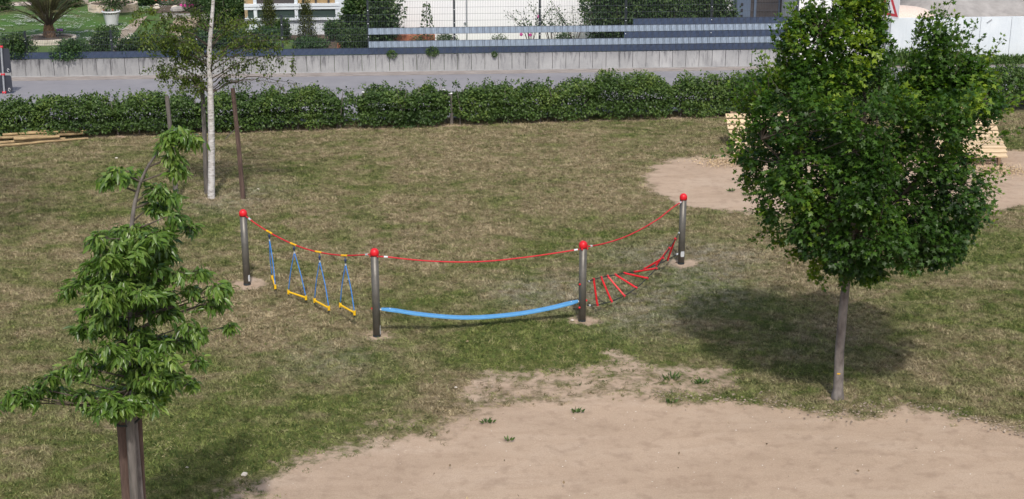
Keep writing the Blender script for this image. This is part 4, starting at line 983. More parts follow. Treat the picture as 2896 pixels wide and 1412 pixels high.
for (i, j, pts, lb) in ropes:
    A_, B_ = POSTS[i], POSTS[j]; P3 = [vplane(x, y, A_, B_) for x, y in pts]; sp_ = spline(P3, 5); RS[i] = sp_
    o = thing('rope', lb, 'rope', P3[0], 'red hand ropes of the parcours')
    q = MB(); q.tube(sp_, .0108, 8); q.build('strand', M['redrope'], o, smooth=True)
    L_ = [0]
    for a, b in zip(sp_, sp_[1:]): L_.append(L_[-1]+(b-a).length)
    for e in (.09, L_[-1]-.09):
        k = min(range(len(L_)), key=lambda t: abs(L_[t]-e)); dr = (sp_[min(k+1,len(sp_)-1)]-sp_[max(k-1,0)]).normalized(); q = MB(); q.tube([sp_[k]-dr*.028, sp_[k]+dr*.028], .016, 8); q.build('ferrule', M['silver'], o)
def near_rope(px):
    return min(RS[0], key=lambda p: abs(((p.x)/(p.y*CT+(CH-p.z)*ST))*F+CX-px))
# trapezes
TR = [((332,373),(332,405),((355,722),(378,795))), ((518,467),(524,500),((480,835),(615,880))), ((712,527),(720,568),((682,900),(792,960))), ((912,554),(920,592),((880,935),(990,997)))]
TL = ['trapeze nearest the left post, seen almost edge-on','second trapeze from the left with a wide yellow bar','third trapeze from the left','trapeze nearest the second steel post']
for (sl_, hk, (e0, e1)), lb in zip(TR, TL):
    c = vplane(*Z7(*sl_), POSTS[0], POSTS[1]); h = Vector((c.x, c.y, 0)); hp = vplane(*Z7(*hk), POSTS[0], POSTS[1])
    m = ((e0[0]+e1[0])/2, (e0[1]+e1[1])/2); mx = onY(*Z7(*m), hp.y); zb_ = mx.z
    a = G(*Z7(*e0), zb_); b = G(*Z7(*e1), zb_); cc = (a+b)/2; hp = Vector((hp.x, hp.y, hp.z))
    o = thing('trapeze', lb, 'trapeze', Vector((cc.x, cc.y, zb_)), 'blue and yellow trapezes on the left rope')
    k = min(range(len(RS[0])), key=lambda t: (RS[0][t]-c).length); dr = (RS[0][k+1]-RS[0][k-1]).normalized()
    q = MB()
    for sgn in (-1, 1): q.tube([c+dr*sgn*.008, c+dr*sgn*.075], .0155, 10)
    q.build('rope_sleeve', M['yellow'], o)
    q = MB(); q.tube([c, hp+Vector((0,0,.03))], .006, 6); q.sphere(hp, .024, 10, 8, (.8,.6,1.3)); q.tube([hp-Vector((0,0,.025)), hp-Vector((0,0,.06))], .008, 6); q.build('swivel', M['darkmetal'], o)
    hp2 = hp - Vector((0,0,.06)); q = MB(); q.tube([hp2+Vector((0,0,.008)), hp2-Vector((0,0,.02))], .013, 8); q.build('ferrule', M['silver'], o)
    for e, s_ in ((a, -1), (b, 1)):
        mid = hp2.lerp(e, .5) + Vector((s_*.012, 0, 0)); q = MB(); q.tube(spline([hp2, mid, e+Vector((0,0,.01))], 5), .0075, 7); q.build('hanging_rope', M['bluerope'], o, smooth=True)
    dr = (b-a).normalized(); q = MB(); q.tube([a+dr*.01, b-dr*.01], .0155, 10); bar = q.build('bar', M['yellow'], o)
    for e in (a, b):
        q = MB(); q.tube([e-Vector((0,0,.035)), e+Vector((0,0,.035))], .02, 10); q.build('bar_end', M['yellow'], bar)
        q = MB(); q.tube([e-Vector((0,0,.065)), e-Vector((0,0,.034))], .01, 8); q.build('end_stop', M['black'], bar)
# belt
bp = [Z9(*p) for p in [(150,880),(300,893),(500,925),(800,958),(1060,972),(1350,962),(1700,925),(2000,870),(2200,822),(2320,792)]]
P3 = spline([vplane(x, y, POSTS[1], POSTS[2]) for x, y in bp], 6); ax = (POSTS[2]-POSTS[1]); ax.z = 0; ax.normalize(); pr = Vector((-ax.y, ax.x, 0))
o = thing('rope_belt', 'broad sky blue sagging belt between the two middle posts', 'belt', P3[len(P3)//2], None)
vs = []; fs = []; n = len(P3)
for k, p in enumerate(P3):
    e = min(k, n-1-k); w = .053*min(1, .35+e*.16); t = .022
    for y, z in ((-w,-t*.5),(-w*1.0,t*.35),(-w*.9,t),(0,t*1.15),(w*.9,t),(w,t*.35),(w,-t*.5),(0,-t*.7)): vs.append(p + pr*y + Vector((0,0,z)))
for k in range(n-1):
    for j in range(8): fs.append((k*8+j, k*8+(j+1) % 8, (k+1)*8+(j+1) % 8, (k+1)*8+j))
fs.append(tuple(range(8))); fs.append(tuple((n-1)*8+j for j in range(7,-1,-1)))
q = MB(); q.add(vs, fs); q.build('belt', M['belt'], o)
for e, b in ((0, POSTS[1]), (n-1, POSTS[2])):
    p = P3[e]; d_ = (Vector((b.x,b.y,p.z))-p).normalized(); q = MB(); q.tube([p, p+d_*.05], .018, 8); q.build('bracket', M['galv'], o)
    k = 4 if e == 0 else n-5; q = MB(); q.sphere(P3[k]+Vector((0,0,.026)), .009, 8, 5); q.build('bolt', M['silver'], o)
# ladder
o = thing('rope_ladder', 'twisted rope ladder with red rungs and black side ropes between the right posts', 'rope ladder', (POSTS[2]+POSTS[3])/2)
RU = [((288,810),(335,1022)),((350,797),(457,990)),((408,787),(562,942)),((478,770),(660,880)),((555,753),(750,802)),((638,742),(828,720)),((727,715),(880,635)),((825,682),(935,552)),((922,635),(985,475))]
C_, D_ = POSTS[2], POSTS[3]; ax = (D_-C_); ax.z = 0; ax.normalize(); pr = Vector((ax.y, -ax.x, 0))
LP = [vplane(*Z8(245,830), C_, D_)]; LQ = [vplane(*Z8(245,1030), C_, D_)]
ang = [-80,-62,-42,-22,-2,18,36,55,72]
for (p, q2), a in zip(RU, ang):
    m = Z8((p[0]+q2[0])/2, (p[1]+q2[1])/2); c = vplane(*m, C_, D_); a = math.radians(a); dv = (pr*math.cos(a) + Vector((0,0,math.sin(a))))*.205; LP.append(c-dv); LQ.append(c+dv)
LP.append(vplane(*Z8(1015,588), C_, D_)); LQ.append(vplane(*Z8(1022,408), C_, D_))
for L_ in (LP, LQ): q = MB(); q.tube(spline(L_, 5), .0095, 7); q.build('side_rope', M['blackrope'], o, smooth=True)
for a, b in zip(LP[1:-1], LQ[1:-1]):
    q = MB(); q.tube([a, b], .0155, 10); ru = q.build('rung', M['redcap'], o)
    dv = (b-a).normalized()
    for e in (a, b): q = MB(); q.tube([e-dv*.018, e+dv*.018], .021, 8); q.build('rung_end', M['redrope'], ru)
for L_ in (LP, LQ):
    for k0, k1 in ((0, 1), (-1, -2)):
        dv = (L_[k1]-L_[k0]).normalized(); q = MB(); q.tube([L_[k0]+dv*.03, L_[k0]+dv*.07], .014, 8); q.build('ferrule', M['silver'], o)

# ------------------------------------------------------------------ timber ramps
def ramp_thing(lb, x0, x1, prof, sk=0):
    b = Vector(((x0+x1)/2, prof[0][0], 0)); o = thing('timber_ramp', lb, 'ramp', b, 'slatted timber ramps of the track')
    # arc-length slats
    P = [Vector((0, y, z)) for y, z in prof]; L_ = [0]
    for a, c in zip(P, P[1:]): L_.append(L_[-1]+(c-a).length)
    def at(s):
        for i in range(len(P)-1):
            if s <= L_[i+1] or i == len(P)-2: t = (s-L_[i])/(L_[i+1]-L_[i]); return P[i].lerp(P[i+1], t), (P[i+1]-P[i]).normalized()
    s = .08
    while s < L_[-1]:
        p, t = at(s); nrm = Vector((0, -t.z, t.y)); q = MB(); j = random.uniform(-.012,.012)
        vs = [Vector((x, 0, 0)) + p + t*u + nrm*v for x in (x0+j+sk*(p.y-prof[-1][0]), x1+j+sk*(p.y-prof[-1][0])) for u, v in ((-.072,0),(.072,0),(.072,.028),(-.072,.028))]
        q.add(vs, [(3,2,1,0),(4,5,6,7),(0,1,5,4),(1,2,6,5),(2,3,7,6),(3,0,4,7)], random.random()); q.build('slat', M['wood'], o); s += .2
    for x in (x0+.12, x1-.2):
        q = MB(); vs = []; m = len(P)
        for p in P:
            for xx in (x, x+.06):
                vs += [Vector((xx+sk*(p.y-prof[-1][0]), p.y, p.z-.006)), Vector((xx+sk*(p.y-prof[-1][0]), p.y, max(p.z-.16, -.05)))]
        fs = []
        for i in range(m-1): k = i*4; fs += [(k,k+4,k+5,k+1),(k+2,k+3,k+7,k+6),(k,k+2,k+6,k+4),(k+1,k+5,k+7,k+3)]
        fs += [(0,1,3,2),((m-1)*4,(m-1)*4+2,(m-1)*4+3,(m-1)*4+1)]; q.add(vs, fs); q.build('side_rail', M['wooddark'], o)
    for y, z in (prof[0], prof[-1]):
        for x in (x0+.19, x1-.29):
            if z > .2: q = MB(); q.box(x+sk*(y-prof[-1][0]), x+.08+sk*(y-prof[-1][0]), y-.04, y+.04, -.1, z-.03); q.build('leg', M['wooddark'], o)
xl = onY(2055, 330, 32.4).x; ramp_thing('slatted pine ramp showing left of the maple crown', xl, xl+1.5, [(31.15,.02),(31.7,.24),(32.2,.5),(32.65,.76)])
xr = onY(2816, 320, 32.6).x; ramp_thing('wavy slatted pine ramp showing right of the maple crown', xr-1.5, xr+.05, [(30.35,.16),(30.75,.28),(31.2,.32),(31.7,.30),(32.1,.38),(32.45,.58),(32.75,.86)], sk=.2)
for (x, y, rx, ry, lb) in ((1818,408,1.0,.5,'pale wood chips spilled at the foot of the left ramp'),(2500,428,1.0,.5,'pale wood chips below the right ramp')):
    c = g(x+15, y+2); n = 900; P = np.c_[c.x+rng.normal(size=n)*rx*.4, c.y+rng.normal(size=n)*ry*.5, .02+.02*rng.random(n)]
    o_ = foliage('wood_chips', P, rdir(n), rdir(n, 1.5), .04, 'small', M['chips'], None); tag(o_, lb, 'wood chips', kind='stuff')

# ------------------------------------------------------------------ trees
def limb(q, a, b, r0, r1, bend=.08, n=6, sides=7):
    a = Vector(a); b = Vector(b); L_ = (b-a).length; off = Vector((random.gauss(0,1),random.gauss(0,1),random.gauss(0,.6)))*bend*L_
    pts = [a.lerp(b, t) + off*math.sin(math.pi*t)*.6 for t in np.linspace(0,1,n)]; q.tube(pts, [r0+(r1-r0)*t for t in np.linspace(0,1,n)], sides); return pts

def maple():
    b = gt(2107, 1000); Y0 = b.y; fork = yz(2130, 690, Y0); o = thing('maple_tree', 'dense round-crowned field maple with slim grey trunk at the edge of the sandy path', 'tree', b)
    q = MB(); m1 = yz(2112, 880, Y0); m2 = yz(2121, 780, Y0)
    q.tube([b-Vector((0,0,.1)), b+Vector((0,0,.02)), b+Vector((.0,0,.12)), m1, m2, fork, fork+Vector((.03,0,.5)), fork+Vector((.05,0,1.4))], [.10,.085,.068,.062,.058,.055,.045,.02], 14)
    q.build('trunk', M['bark'], o, smooth=True)
    out = [(1992,60),(2012,28),(2060,12),(2090,40),(2110,10),(2120,-60),(2170,-90),(2205,-30),(2218,30),(2232,90),(2236,160),(2262,205),(2296,175),(2312,110),(2330,62),(2370,52),(2392,85),(2386,140),(2405,160),(2430,115),(2452,135),(2475,160),(2498,210),(2508,255),(2470,275),(2428,300),(2415,350),(2432,405),(2462,450),(2464,520),(2436,580),(2388,622),(2330,655),(2250,680),(2180,696),(2130,705),(2085,694),(2064,655),(2002,640),(1952,612),(1924,578),(1904,520),(1866,440),(1850,385),(1872,330),(1876,272),(1892,232),(1930,192),(1962,170),(1968,110)]
    Q = np.array([[yz(x, y, Y0).x, yz(x, y, Y0).z] for x, y in out])
    zs = Q[:,1]; cl = []; tries = 0
    mn, mx = Q.min(0), Q.max(0)
    while len(cl) < 420 and tries < 16000:
        tries += 1; p = rng.uniform(mn, mx); sd_ = sdf(p[None], Q)[0]
        r = rng.uniform(.12, .25)
        if sd_ < r*.9:
            if sd_ < .08: continue
            r = max(.085, sd_/.95)
        # local half depth from horizontal chord
        xs = np.linspace(mn[0], mx[0], 60); ins = sdf(np.c_[xs, np.full(60, p[1])], Q) > 0; k = np.argmin(abs(xs-p[0])); i0 = k; i1 = k
        while i0 > 0 and ins[i0-1]: i0 -= 1
        while i1 < 59 and ins[i1+1]: i1 += 1
        hw = (xs[i1]-xs[i0])/2; cx = (xs[i1]+xs[i0])/2; hd_ = hw*1.05*math.sqrt(max(.02, 1-min(1, abs(p[0]-cx)/max(hw,.05))**2))
        hd_ = max(.05, hd_-r*.6); yy = rng.uniform(-1, 1); yy = np.sign(yy)*abs(yy)**.55*hd_
        c = np.array([p[0], Y0+yy, p[1]])
        if vnoise(c[None], .75, 77, 1)[0] < .30: continue
        if cl and min(np.linalg.norm(c-u[0])/(u[1]+r) for u in cl) < (.52 if r > .15 else .34): continue
        cl.append((c, r, yy))
    for (x, y, r) in [(2352,85,.13),(2372,110,.13),(2340,128,.13),(2365,150,.15),(2350,185,.16),(2385,190,.15),(2405,215,.16),(2440,165,.13),(2452,200,.15),(2475,215,.13),(2430,235,.17),(2310,160,.10),(2305,200,.13),(2330,225,.16),(2370,235,.18),(2470,250,.16),(2022,50,.12),(2045,35,.12),(2005,75,.1),(2130,20,.15),(2160,-10,.15),(2190,20,.15),(2205,70,.12),(2100,60,.15)]:
        for dy in (-.15, .15): c = yz(x, y, Y0+dy); cl.append((np.array(c), r, dy))
    Bq = MB(); PP=[];AA=[];NN=[];SS=[];RR=[]
    ctr = np.array([fork.x+.1, Y0, fork.z+1.2])
    limbs = []
    for (x, y) in [(2060,60),(2150,-40),(2010,260),(1900,330),(2230,200),(2350,110),(2450,230),(2420,400),(2000,480),(2300,500),(2180,300),(2100,430)]:
        e = yz(x, y, Y0) + Vector((0, random.uniform(-.5,.5), 0)); s0 = fork + Vector((0,0,random.uniform(-.15,.5))); limbs.append(limb(Bq, s0, e, .032, .008))
    lp = np.array([tuple(p) for L_ in limbs for p in L_[1:]])
    for c, r, yy in cl:
        j = np.argmin(np.linalg.norm(lp-c, axis=1)+np.maximum(0, lp[:,2]-c[2])*.6); limb(Bq, lp[j], c, .010, .004, .1, 4, 5)
        n = int(42 + 2500*r*r); d = rdir(n); out_ = unit((c-ctr)[None])[0]; rad = (.35+.65*rng.random(n)**.55)
        lump = .75+.5*vnoise(d*1.0+c[None], .6, int(c[0]*97) % 91)
        P = c[None] + d*r*np.array([1.05,1.05,.95])[None]*(rad*lump)[:,None]
        PP.append(P); AA.append(unit(d*.55 + out_[None]*.5 + np.array([0,0,-.35]) + rng.normal(size=(n,3))*.45)); NN.append(unit(d*.5+out_[None]*.4+np.array([0,-.1,.75])+rng.normal(size=(n,3))*.42))
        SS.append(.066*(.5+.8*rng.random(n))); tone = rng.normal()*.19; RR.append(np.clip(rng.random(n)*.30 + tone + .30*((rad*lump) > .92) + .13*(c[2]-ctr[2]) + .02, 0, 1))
    # leading shoots
    for (x0,y0,x1,y1,dy) in [(2012,170,2010,75,0),(1925,230,1912,130,-.2),(1985,190,1972,60,.1),(2060,40,2052,-15,0),(2180,110,2198,-5,0),(2385,120,2405,40,0),(2432,160,2462,60,.1),(2470,170,2520,95,0),(2500,270,2570,225,-.2),(2510,300,2580,270,.2),(2480,470,2530,500,.2),(2440,560,2500,560,0),(1900,240,1880,170,0),(2160,380,2178,270,-1.2),(2150,480,2165,420,-1.3),(1870,350,1832,300,0),(1930,580,1900,600,0),(2050,660,2042,700,0),(2430,540,2470,590,.1),(2260,660,2300,690,0),(2250,330,2290,220,-.9),(2080,300,2095,200,-1.1),(2330,330,2350,250,-1.0),(2430,300,2495,255,.2),(2425,340,2500,300,-.2),(2430,400,2505,350,.1),(2440,430,2520,420,-.1),(2445,470,2515,455,.2),(2440,510,2500,520,-.2),(2420,560,2480,540,.1),(2400,600,2450,610,.0),(2500,300,2575,250,.3),(2480,330,2550,310,-.4),(2210,640,2290,650,-.3),(2040,655,2045,690,-.2),(2035,675,2060,700,-.3),(1900,330,1845,350,.1),(1900,260,1850,235,.1)]:
        a = yz(x0,y0,Y0)+Vector((0,dy,0)); c = yz(x1,y1,Y0)+Vector((0,dy,0)); pts = limb(Bq, a, c, .006, .002, .1, 6, 5)
        for i, p in enumerate(pts):
            m = 9 if i < 4 else 6; t = (c-a).normalized(); d = rdir(m); P = np.array(p)[None] + d*.035 + rng.normal(size=(m,3))*.015
            PP.append(P); AA.append(unit(d + np.array(t)[None]*.5)); NN.append(rdir(m, 1.5)); SS.append(.066*(.6+.6*rng.random(m))*(1-.05*i)); RR.append(np.clip(.55+.4*rng.random(m), 0, 1))
    for k in range(190):
        i = random.randrange(len(Q)); e0 = Q[i]; e1 = Q[(i+1) % len(Q)]; p = e0+(e1-e0)*random.random(); cc = np.array([ctr[0], ctr[2]-.3]); dv = (p-cc)/np.linalg.norm(p-cc); dy = random.uniform(-.3,.3)
        a = Vector((p[0]-dv[0]*.15, Y0+dy, p[1]-dv[1]*.15)); L_ = random.uniform(.10,.34)*(1 if dv[1] > -.2 else .6); c = a + Vector((dv[0]*.8, random.uniform(-.4,.4), dv[1]*.6+.45*(dv[1] > -.3)))*L_ + Vector((dv[0],0,dv[1]))*.08
        pts = limb(Bq, a, c, .004, .0015, .08, 5, 4)
        for j_, p_ in enumerate(pts):
            m = 6; d = rdir(m); PP.append(np.array(p_)[None] + d*.03 + rng.normal(size=(m,3))*.012); AA.append(unit(d + np.array([dv[0],0,dv[1]])[None]*.6)); NN.append(rdir(m, 1.5)); SS.append(.058*(.5+.7*rng.random(m))); RR.append(np.clip(.35+.5*rng.random(m), 0, 1))
    Bq.build('branches', M['twig'], o)
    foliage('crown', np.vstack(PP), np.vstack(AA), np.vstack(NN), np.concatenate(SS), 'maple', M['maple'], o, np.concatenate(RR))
    # yellow mark on the trunk
    c = yz(2109, 941, Y0-.07); q = MB(); q.box(-.02,.02,-.004,.004,-.006,.007, Matrix.Translation((c.x+.005, Y0-.066, c.z))); q.build('yellow_mark', M['yellow'], o)
maple()

def cherry():
    Y0 = 12.1; top = yz(336, 1040, Y0); b = Vector((top.x-.02, Y0, 0)); o = thing('young_tree', 'young drooping long-leaved tree between wooden stakes in the left foreground', 'tree', b)
    q = MB(); t0 = yz(333, 900, Y0); t1 = yz(325, 700, Y0); t2 = yz(332, 560, Y0); t3 = yz(350, 470, Y0); t4 = yz(385, 400, Y0); t5 = yz(440, 355, Y0)
    q.tube(spline([b-Vector((0,0,.1)), b.lerp(top,.5), top, t0, t1, t2, t3, t4, t5], 4), np.linspace(.042, .006, 33), 10); q.build('trunk', M['bark'], o, smooth=True)
    spine = [top, t0, t1, t2, t3, t4, t5]; ss = spline(spine, 6)
    cl = [(450,350,52,0),(480,372,36,.1),(415,372,30,0),(430,410,32,.1),(302,440,36,0),(265,455,24,0),(335,450,24,0),(440,440,28,.1),(392,490,34,0),(425,505,28,0),(385,540,34,.05),(432,552,36,.1),(470,590,20,.1),
      (330,590,50,0),(290,610,45,.1),(370,600,40,-.1),(300,660,55,-.1),(370,660,50,.1),(240,680,45,0),(200,720,34,0),(175,735,22,0),(420,640,36,.1),(340,720,60,-.1),(280,750,55,.1),(400,720,45,0),(455,690,30,0),(500,690,28,.1),(545,730,30,.1),(570,735,16,.1),(480,745,36,0),(520,780,26,0),(545,770,20,0),
      (230,790,36,0),(290,820,55,-.1),(360,800,55,.15),(420,800,40,0),(475,830,30,.1),(500,850,30,.1),(570,842,14,.1),(330,880,55,-.1),(400,870,50,.1),(455,880,38,0),(500,905,24,0),(280,900,45,0),(230,930,40,-.1),(185,925,32,-.1),(140,945,32,-.1),(95,975,36,-.1),(50,985,30,-.1),(10,1015,28,-.1),(85,1000,26,-.1),(150,990,28,0),(215,1000,36,0),(265,1010,36,.1),(320,950,50,0),(385,950,46,.1),(440,945,38,0),(480,980,22,0),(300,1030,22,0),(230,1025,24,0),(400,1000,26,.1)]
    for k in range(95):
        y = random.uniform(575, 1012); wd_ = 88 if y < 760 else (120 if y < 960 else 70); cl.append((335+random.uniform(-1,1)*wd_+(y-800)*.02, y, random.uniform(20,36), random.uniform(-.4,.25)))
    Bq = MB(); PP=[];AA=[];NN=[];SS=[];RR=[]
    for (x, y, rp, dd) in cl:
        r = rp*D/F*12.4*.86; c = yz(x, y, Y0) + Vector((0, dd + random.uniform(-.12,.12)*(1 if x > 250 else .3), 0))
        j = min(ss, key=lambda p: (p-c).length + max(0, p.z-c.z+.25*abs(p.x-c.x))*1.5)
        pts = limb(Bq, j, c + Vector((0,0,r*.5)), .011, .0035, .06, 6, 6)
        r *= 1.12; n = int(60 + 165*(r/.17)**2); ntw = 6 + int(r*45)
        for k in range(ntw):
            dv = Vector(rdir(1)[0]); dv.z = abs(dv.z)*.4-.15; e = c + dv*r; bp_ = c + Vector((0,0,r*.3)); Bq.tube([bp_, bp_.lerp(e,.5)+Vector((0,0,r*.2)), e], [.003,.0025,.0015], 4)
            m = max(4, n//ntw); t = rng.random(m)[:,None]; P = np.array(bp_)[None]*(1-t)**1 + np.array(e)[None]*t; P[:,2] += (np.sin(t*3.14)*r*.15)[:,0]; P += rng.normal(size=(m,3))*.022
            h = np.array(dv)[None] + rng.normal(size=(m,3))*.6; h[:,2] = -.75 - .8*rng.random(m); up = rng.random(m) < .18; h[up,2] = .0
            PP.append(P); AA.append(unit(h)); N = np.c_[np.array(dv)[0]+rng.normal(size=m)*.5, -.25+rng.normal(size=m)*.5, .8+0*t[:,0]]; NN.append(N); SS.append(.088*(.5+.75*rng.random(m))); RR.append(np.clip(rng.random(m)*.7 + .12*rng.normal() + .1, 0, 1))
    Bq.build('branches', M['twig'], o)
    foliage('crown', np.vstack(PP), np.vstack(AA), np.vstack(NN), np.concatenate(SS), 'long', M['cherry'], o, np.concatenate(RR))
    # stakes
    for (xt, xb, dy, mt, r, tt, lb) in [(304,318,-.06,'stake',.047,1066,'reddish-brown stake at the left of the foreground tree trunk'),(326,338,-.15,'stakegrey',.043,1072,'grey stake in front of the foreground tree trunk'),(346,356,.10,'stake',.04,1050,'dark brown stake at the right of the foreground tree trunk')]:
        a = yz(xt, tt-22, Y0+dy); c = yz(xb, 1256, Y0+dy); dv = (c-a); e = a + dv*(a.z+.15)/(a.z-c.z); base_ = Vector((e.x, e.y, 0)); q = MB()
        q.tube([e, a.lerp(e,.5)+Vector((.005,0,0)), a], [r*1.05, r, r*.97], 12); tag(q.build('tree_stake', M[mt], origin=base_), lb, 'stake', 'stakes of the foreground tree')
    a = yz(325, 1052, Y0); o2 = thing('tree_tie', 'dark band tying the foreground tree to its stakes', 'tree tie', a)
    q = MB(); q.tube([a + Vector((.118*math.cos(t), -.03+.155*math.sin(t), .03*math.cos(t)+.012*math.sin(2*t))) for t in np.linspace(0, 6.28, 24)], .012, 6, sx=1.0); q.build('band', M['blackrope'], o2)
    rp = yz(347, 1022, Y0-.12); q = MB(); q.tube([rp+Vector((0,0,.09)), rp+Vector((.012,0,.03)), rp+Vector((-.004,0,-.03))], [.008,.012,.006], 6); tag(q.build('ribbon', M['purple'], origin=rp), 'purple ribbon knotted at the foreground tree trunk', 'ribbon')
cherry()

def birch():
    b = Gt(598, 559); Y0 = b.y; o = thing('birch_tree', 'slender white-barked birch with sparse drooping crown before the hedge', 'tree', b)
    q = MB(); P0 = [onY(x, y, Y0) for x, y in [(598,500),(598,400),(596,300),(594,225),(592,150),(597,80),(603,0)]]
    tops = [P0[-1] + Vector((.08,0,.9)), P0[-1]+Vector((.05,.05,2.2)), P0[-1]+Vector((.1,0,3.4))]
    sp_ = spline([b-Vector((0,0,.1)), b+Vector((0,0,.05))] + P0 + tops, 4); q.tube(sp_, np.interp(np.linspace(0,1,len(sp_)), [0,.05,.4,1], [.09,.076,.062,.008]), 14); q.build('trunk', M['birchbark'], o, smooth=True)
    ends = [(395,165,0),(430,110,.2),(370,85,-.2),(340,60,.3),(420,60,-.4),(455,200,.1),(470,30,.3),(400,190,-.1),(380,135,.4),(480,90,-.6),(450,145,.5),(470,215,-.3),(640,60,.2),(690,120,0),(735,150,.1),(650,165,.3),(700,85,-.3),(620,110,.5),(660,40,-.5),(580,70,.6),(600,185,0),(570,120,-.6),(720,110,.2),(740,215,.1),(690,210,0),(630,200,-.2),(350,110,.1),(345,30,0),(510,140,.7),(560,30,.2),(500,20,-.4),
      (600,-60,.4),(440,-60,-.3),(660,-120,-.3),(480,-160,.3),(560,-220,-.3),(420,-130,.5),(640,-200,.5),(520,-300,0),(570,-360,.2)]
    Bq = MB(); PP=[];AA=[];NN=[];SS=[];RR=[]
    for (x, y, dy) in ends:
        e = yz(x, y, Y0) + Vector((0, dy*1.2, 0)); z0 = min(max(e.z-.45, 2.15), 6.8); j = min(sp_, key=lambda p: abs(p.z-z0)); pts = [Vector(j)]
        L_ = (e-j).length; n = 10; pts = [j.lerp(e, t) + Vector((0,0,math.sin(t*3.14)*L_*.13)) + Vector((random.gauss(0,.015),random.gauss(0,.015),random.gauss(0,.015))) for t in np.linspace(0,1,n)]
        Bq.tube(pts, np.linspace(.014,.003,n), 5)
        bare = 1.0 if (x < 460 or x > 600) else .6
        if y > 175 and x > 560: bare = .25
        for i in range(3, n):
            for k in range(2):
                p = pts[i]; sd_ = Vector((random.gauss(0,.16), random.gauss(0,.16), random.uniform(-.30,.08))); e2 = p+sd_; Bq.tube([p, p.lerp(e2,.5)+Vector((0,0,.03)), e2], [.003,.0025,.0015], 4, False)
                m = int(17*bare*(2.0 if x < 485 else 1.15)); t = rng.random(m)[:,None]; P = np.array(p)[None]*(1-t)+np.array(e2)[None]*t + rng.normal(size=(m,3))*.035
                PP.append(P); AA.append(unit(rng.normal(size=(m,3))*.6+np.array([0,0,-.7]))); NN.append(rdir(m,.6)); SS.append(.052*(.6+.7*rng.random(m))); RR.append(np.clip(rng.random(m)*.8+.08*rng.normal(), 0, 1))
    # hanging strands
    for (x, y0, y1, dy) in [(680,140,195,0),(735,130,185,.1),(440,160,205,0),(405,170,190,.2),(560,150,215,-.2)]:
        a = yz(x, y0, Y0+dy); c = yz(x+4, y1, Y0+dy); Bq.tube([a, a.lerp(c,.5), c], .0025, 4, False); m = 34; t = rng.random(m)[:,None]
        PP.append(np.array(a)[None]*(1-t)+np.array(c)[None]*t + rng.normal(size=(m,3))*.03); AA.append(unit(rng.normal(size=(m,3))*.4+np.array([0,0,-1]))); NN.append(rdir(m,.6)); SS.append(.05*(.7+.5*rng.random(m))); RR.append(rng.random(m)*.8)
    Bq.build('branches', M['twig'], o)
    foliage('crown', np.vstack(PP), np.vstack(AA), np.vstack(NN), np.concatenate(SS), 'small', M['birch'], o, np.concatenate(RR))
    for (xt, yt, xb, yb, mt, lb) in [(472,272,500,572,'stakegrey','leftmost grey stake of the birch, partly behind young tree leaves'),(571,231,584,548,'stakegrey','grey stake directly left of the birch trunk'),(658,250,688,562,'stake','reddish stake right of the birch trunk, leaning')]:
        e = Gt(xb, yb); a = onY(xt, yt, e.y); q = MB(); q.tube([e-Vector((0,0,.1)), e.lerp(a,.5)+Vector((.008,0,0)), a], [.052,.045,.043], 10)
        if 'leaning' in lb: ra = a
        tag(q.build('tree_stake', M[mt], origin=e), lb, 'stake', 'stakes of the birch')
    a = onY(476, 372, b.y-.2); q = MB(); q.tube([a, a+Vector((.12,0,.02)), a+Vector((.22,.1,-.01))], .012, 5); tag(q.build('tie_strap', M['silver'], origin=a), 'pale strap on the leftmost birch stake', 'strap')
    a = onY(674, 362, b.y); q = MB(); q.tube([a, a+Vector((-.1,0,-.06)), a+Vector((-.27,0,-.22))], .010, 5); q.tube([a+Vector((-.06,-.06,0)), a+Vector((.06,-.06,.03))], .016, 5); tag(q.build('tie_strap', M['stakegrey'], origin=a), 'loose grey strap hanging from the reddish birch stake', 'strap')
birch()

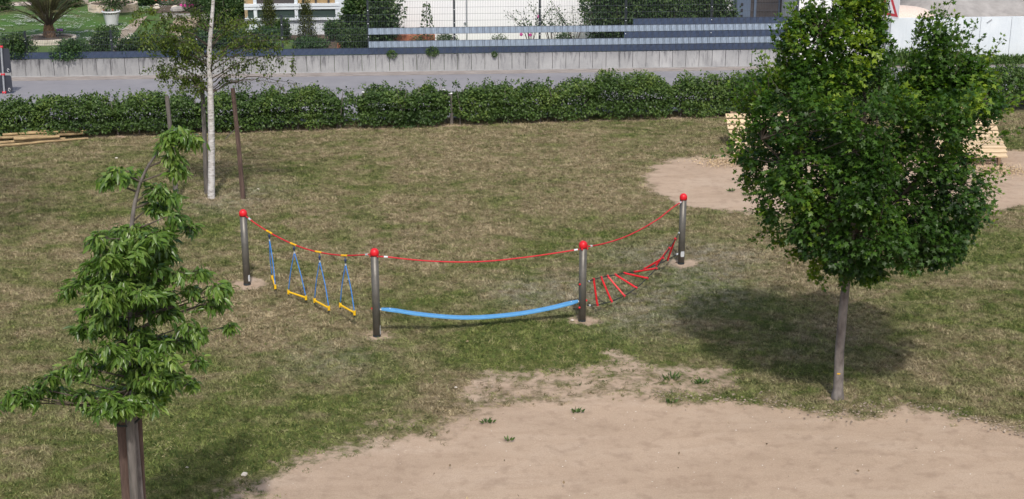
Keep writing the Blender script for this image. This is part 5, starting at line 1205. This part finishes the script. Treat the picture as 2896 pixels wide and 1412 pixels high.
def shade_tree(X, Y, h, R, lb):
    b = Vector((X, Y, 0)); o = thing('shade_tree', lb, 'tree', b); q = MB(); q.tube([b-Vector((0,0,.1)), b+Vector((0,0,1.7)), b+Vector((0,0,h*.8))], [.09,.07,.02], 10); q.build('trunk', M['bark'], o, smooth=True)
    PP=[];AA=[];NN=[]
    for k in range(60):
        d = rdir(1)[0]; c = np.array([X, Y, h*.62]) + d*np.array([R,R,h*.36])*.75; P, A, N = blob_leaves(c, (R*.3,)*3, 160); PP.append(P); AA.append(A); NN.append(N)
    foliage('crown', np.vstack(PP), np.vstack(AA), np.vstack(NN), .09, 'small', M['maple'], o)
shade_tree(-11.3, 22.2, 9.5, 2.9, 'leafy tree just outside the left of the picture that shades the lawn')

# ------------------------------------------------------------------ small things on the ground
WD = [(1450,1036,.12,'small green weed on the sand below the blue belt'),(1765,962,.17,'green weed on the bare patch below the maple shadow'),(1690,1012,.10,'small weed at the upper edge of the sandy path'),(1880,490,.2,'green weed on the far sand patch, right one'),(1840,480,.1,'tiny weed on the far sand patch, left one'),(1790,398,.3,'bright green grass clump at the far sand patch edge'),(1690,952,.24,'flat green weed left on the bare patch'),(2500,520,.15,'weed on the far sand right of the maple'),(1280,1108,.08,'tiny sprout on the sandy path'),(1225,1062,.12,'weed at the left edge of the sandy path')]
for x, y, w, lb in WD:
    b = gt(x, y); o = thing('weed', lb, 'weed', b, 'weeds on the sand'); w *= .68; n = int(420*w); a = rng.random(n)*6.28; r = w*.8*rng.random(n)**.9*(.6+.8*vnoise(np.c_[np.cos(a), np.sin(a), 0*a+x], .5, 3))
    P = np.array(b)[None] + np.c_[np.cos(a)*r, np.sin(a)*r*.8, 0*a-.005]; A = np.c_[np.cos(a)*.9, np.sin(a)*.9, .5+rng.random(n)]; foliage('foliage', P, unit(A), rdir(n,.5), .05*(.5+rng.random(n)), 'long', M['weed'], o)
for i, (x, y, r, lb) in enumerate([(615,1196,.035,'pale stone in the grass right of the foreground stakes'),(1440,807,.022,'small white stone at the foot of the third steel post'),(470,1178,.022,'tiny pale stone right of the foreground tree shadow'),(293,399,.03,'white stone on the lawn right of the pole pile'),(1146,976,.02,'single white stone on the lawn left of the bare patch'),(650,478,.03,'pale stone near the reddish birch stake')]):
    b = gt(x, y); q = MB(); q.rock(b+Vector((0,0,r*.4)), r, (1.3,1,.7), i+40); tag(q.build('stone', M['stone'], origin=b), lb, 'stone', 'stones on the lawn')

for ob in bpy.data.objects:
    if 'o3' in ob.keys(): del ob['o3']
